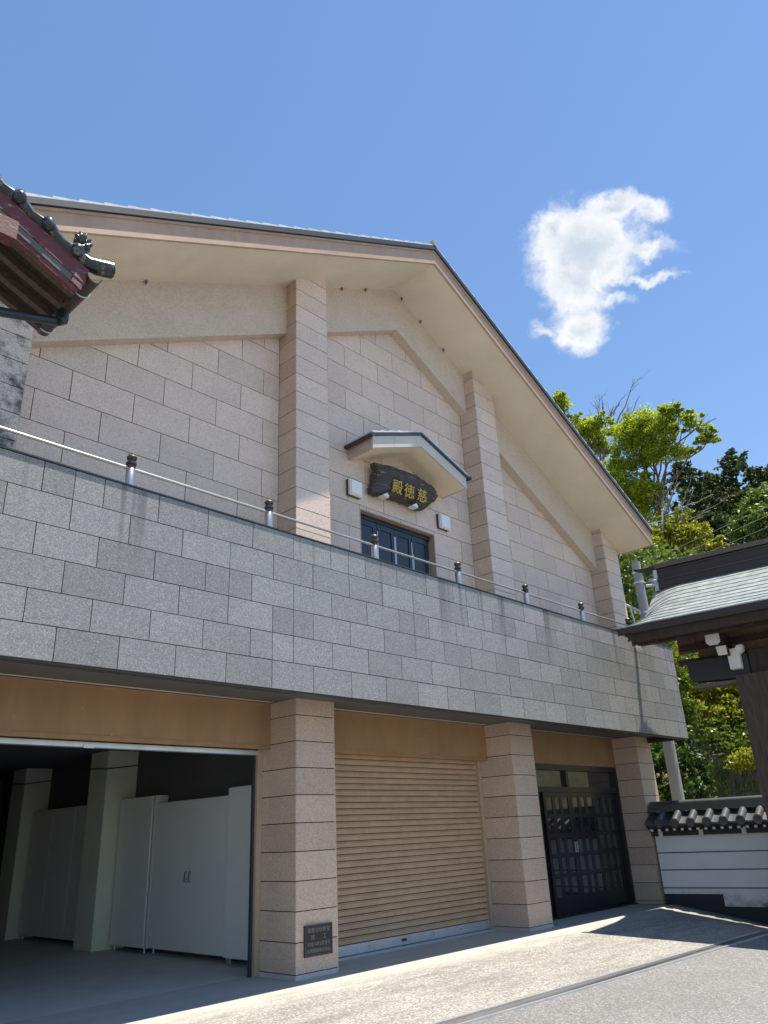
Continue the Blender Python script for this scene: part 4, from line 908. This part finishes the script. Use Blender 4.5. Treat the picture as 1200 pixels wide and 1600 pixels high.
for nm, segs, lab in (('bare_tree', [((29.9, 10.1, 15), (29.24, 9.34, 20.5), .12), ((29.24, 9.34, 20.3), (28.95, 8.1, 22.1), .07), ((29.24, 9.34, 20.3), (29.2, 7.6, 21.9), .06), ((29.3, 9.4, 20), (28.8, 9.0, 21.7), .05)], 'leafless grey tree with fine twigs against the sky'),
                      ('bare_tree', [((23.5, 5.4, 8), (23.24, 4.38, 13.1), .075), ((23.24, 4.38, 13.0), (22.95, 3.3, 14.0), .035), ((23.24, 4.4, 12.9), (23.6, 3.0, 13.2), .04), ((23.3, 4.5, 12.5), (23.0, 3.8, 13.6), .03), ((23.3, 4.5, 12.3), (23.6, 2.6, 12.7), .03)], 'leafless pale-branched tree in front of the dark conifers')):
    A = segs[0][0]; o = empty(nm, hb(A[0], A[1]), lab, 'tree', GRP); b = MB(); limb(b, hb(A[0], A[1]), A, .12, segs[0][2], 5, .03, 8)
    for P, Q, r in segs: twigs(b, P, Q, r, 3 if A[0] > 25 else 2, .6)
    b.build('branches', 'grey_bark', o, True)
def conifer(x, y, zt, hgt, rad, label):
    o = empty('cypress_tree', (x, y, zt - hgt), label, 'tree', GRP)
    b = MB(); b.tube([(x, y, zt - hgt - .5), (x, y, zt - 1.6)], [.25, .04], 8); b.build('trunk', 'bark', o, True)
    bl = [(x, y, zt - .3, .4), (x + .3, y - .4, zt - .6, .5), (x, y + .4, zt - .7, .5), (x, y, zt - 1.2, .7)]
    for i in range(240):
        t = rnd.random() ** .6; rr = rad * (t ** .5) * rnd.uniform(.2, 1.05); a = rnd.uniform(0, 6.28)
        bl.append((x + rr * math.cos(a), y + rr * math.sin(a), zt - .3 - t * hgt * .93, rnd.uniform(.4, .8) * (.55 + .5 * t)))
    leaves(MB(), bl, 420, .14, .5, True, .6).build('crown', 'conifer_leaf', o)
for (x, y, z), lab in zip(((40.76, 6.32, 22.77), (42.81, 5.71, 22.08), (37.45, 8.34, 21.59), (39.41, 7.71, 21.28), (40.70, 4.28, 20.9), (37.45, 6.53, 19.31)),
        ('tallest dark cypress on the skyline at the right', 'dark cypress just right of the tallest cypress', 'dark cypress on the skyline directly behind the tall maple', 'dark cypress on the skyline left of the tallest cypress', 'dark cypress at the right border of the photo', 'shorter dark cypress standing before the other cypresses')):
    conifer(x, y, z, 9.5, 3.5, lab)
tree('broadleaf_tree', hb(33.4, 3.6), [(33.38, 3.26, 16.22, .84), (33.49, 3.96, 15.41, .85), (32.48, 2.99, 14.67, .94), (33.53, 4.61, 14.74, .72), (32.8, 2.4, 15.2, .9), (33, 3.4, 13.4, 1.0)], 'broad_leaf', 'bark', 2600, .1, 'mid-green leafy tree at the right border before the cypresses', GRP, r0=.2)
SHG = 'shrubs on the lower slope'
tree('shrub', hb(14.5, .4), [(14.21, .79, 4.61, .43), (14.95, .25, 4.60, .50), (13.75, .82, 3.93, .39), (14.46, .37, 3.92, .46), (15.10, -.01, 4.16, .43), (15.70, -.19, 4.10, .5), (14.7, .9, 5.3, .5), (15.6, .2, 5.2, .6), (14.6, 1.4, 4.4, .6), (15.4, .9, 4.3, .7), (16.2, -.4, 4.8, .7), (16.4, .4, 5.6, .8), (15.2, 1.2, 5.9, .7), (16, -1, 4.4, .6)], 'shrub_leaf', 'bark', 5200, .055, 'broad golden-green shrub under the gate eave beyond the wall', SHG, layers=True, cat='shrub', r0=.07)
tree('shrub', hb(13.9, .4), [(13.96, .46, 3.35, .35), (14.58, .20, 3.43, .36), (13.39, .56, 3.25, .28), (13.2, .9, 3.6, .35), (13.7, .25, 2.95, .36), (14.2, -.05, 3.15, .42), (14.8, -.4, 3.6, .5), (15.5, -.8, 3.9, .55), (13.3, .75, 2.8, .35), (14.3, .5, 3.5, .5)], 'broad_leaf', 'bark', 4600, .05, 'olive-green shrub between the golden shrub and the bare bank', SHG, cat='shrub', r0=.05)
tree('shrub', hb(13.4, -.45), [(13.25, -.35, 2.64, .33), (13.18, -.13, 2.52, .24), (13.34, -.62, 2.69, .30), (13.5, -.9, 2.75, .34)], 'shrub_leaf', 'bark', 5500, .045, 'small bright shrub on the bank left of the gate post', SHG, cat='shrub', r0=.05)
tree('camellia_bush', hb(11.9, .8), [(11.85, .71, 2.69, .35), (11.71, 1.03, 2.65, .32), (12.20, .44, 2.54, .38), (11.75, .75, 2.13, .43), (12.05, .33, 2.05, .36), (11.6, 1.15, 2.09, .40), (12.28, .67, 3.06, .30), (12.01, 1.26, 3.04, .34), (11.9, .9, 1.5, .5), (11.55, 1.5, 2.6, .45), (11.6, 1.6, 1.9, .5)], 'camellia_leaf', 'bark', 4200, .06, 'glossy dark green bush right behind the concrete pole', SHG, layers=False, cat='bush', r0=.07)
tree('broadleaf_tree', hb(12.6, 1.2), [(12.25, 1.04, 7.59, .42), (11.92, 1.11, 6.76, .42), (12.90, .93, 7.52, .42), (11.66, 1.15, 6.08, .42), (11.7, 1.5, 6.04, .4), (13.96, 1.52, 8.67, .45), (13.10, .80, 4.66, .42), (13.14, .94, 4.05, .4), (14.08, .89, 5.11, .4), (12.70, .97, 3.40, .36), (12.7, 1.3, 5.6, .6), (13.2, 1.2, 6.6, .7), (12.3, 1.9, 5.0, .6), (14.2, 1.4, 7.6, .6), (13.8, 1.6, 6.0, .6)], 'broad_leaf', 'bark', 3400, .06, 'leafy green tree standing close behind the hall corner and pole', GRP, r0=.1)
tree('broadleaf_tree', hb(19.5, 3.6), [(19.3, 3.5, 9.6, .9), (19.6, 4.6, 10.3, .9), (20, 2.4, 9.2, 1), (19.4, 3.2, 8.2, 1), (19.8, 5.2, 9.0, 1), (20, 1.2, 8.8, 1), (19, 2.2, 7.4, 1), (18.6, 3.8, 7, 1), (18.8, 1, 7, 1), (18.5, 2.6, 6, 1.0), (18, .2, 6, 1), (17.6, 1.6, 5.4, .9), (17, -.6, 5.2, .9), (18.6, -.8, 6.6, 1)], 'broad_leaf', 'bark', 2400, .085, 'dense mid-green tree filling the slope behind the gate roof', GRP, r0=.16)
# dry grass on the bare bank
b = MB()
for _ in range(5200):
    x = rnd.uniform(12.6, 17); y = rnd.uniform(-3.2, 1.2); z = hill(x, y) - .02 + .12 * noise.noise(Vector((x * .9, y * .9, 0))); a = rnd.uniform(0, 6.28); h = rnd.uniform(.05, .16); wv = .012
    d = Vector((math.cos(a), math.sin(a), 0)); l_ = Vector((rnd.uniform(-.06, .06), rnd.uniform(-.06, .06), h)); p = Vector((x, y, z))
    b.add([p - d * wv, p + d * wv, p + l_], [(0, 1, 2)])
tag(b.build('bank_grass', 'shrub_leaf'), 'dry yellowish grass tufts growing on the bare earth bank', 'grass', kind='stuff')
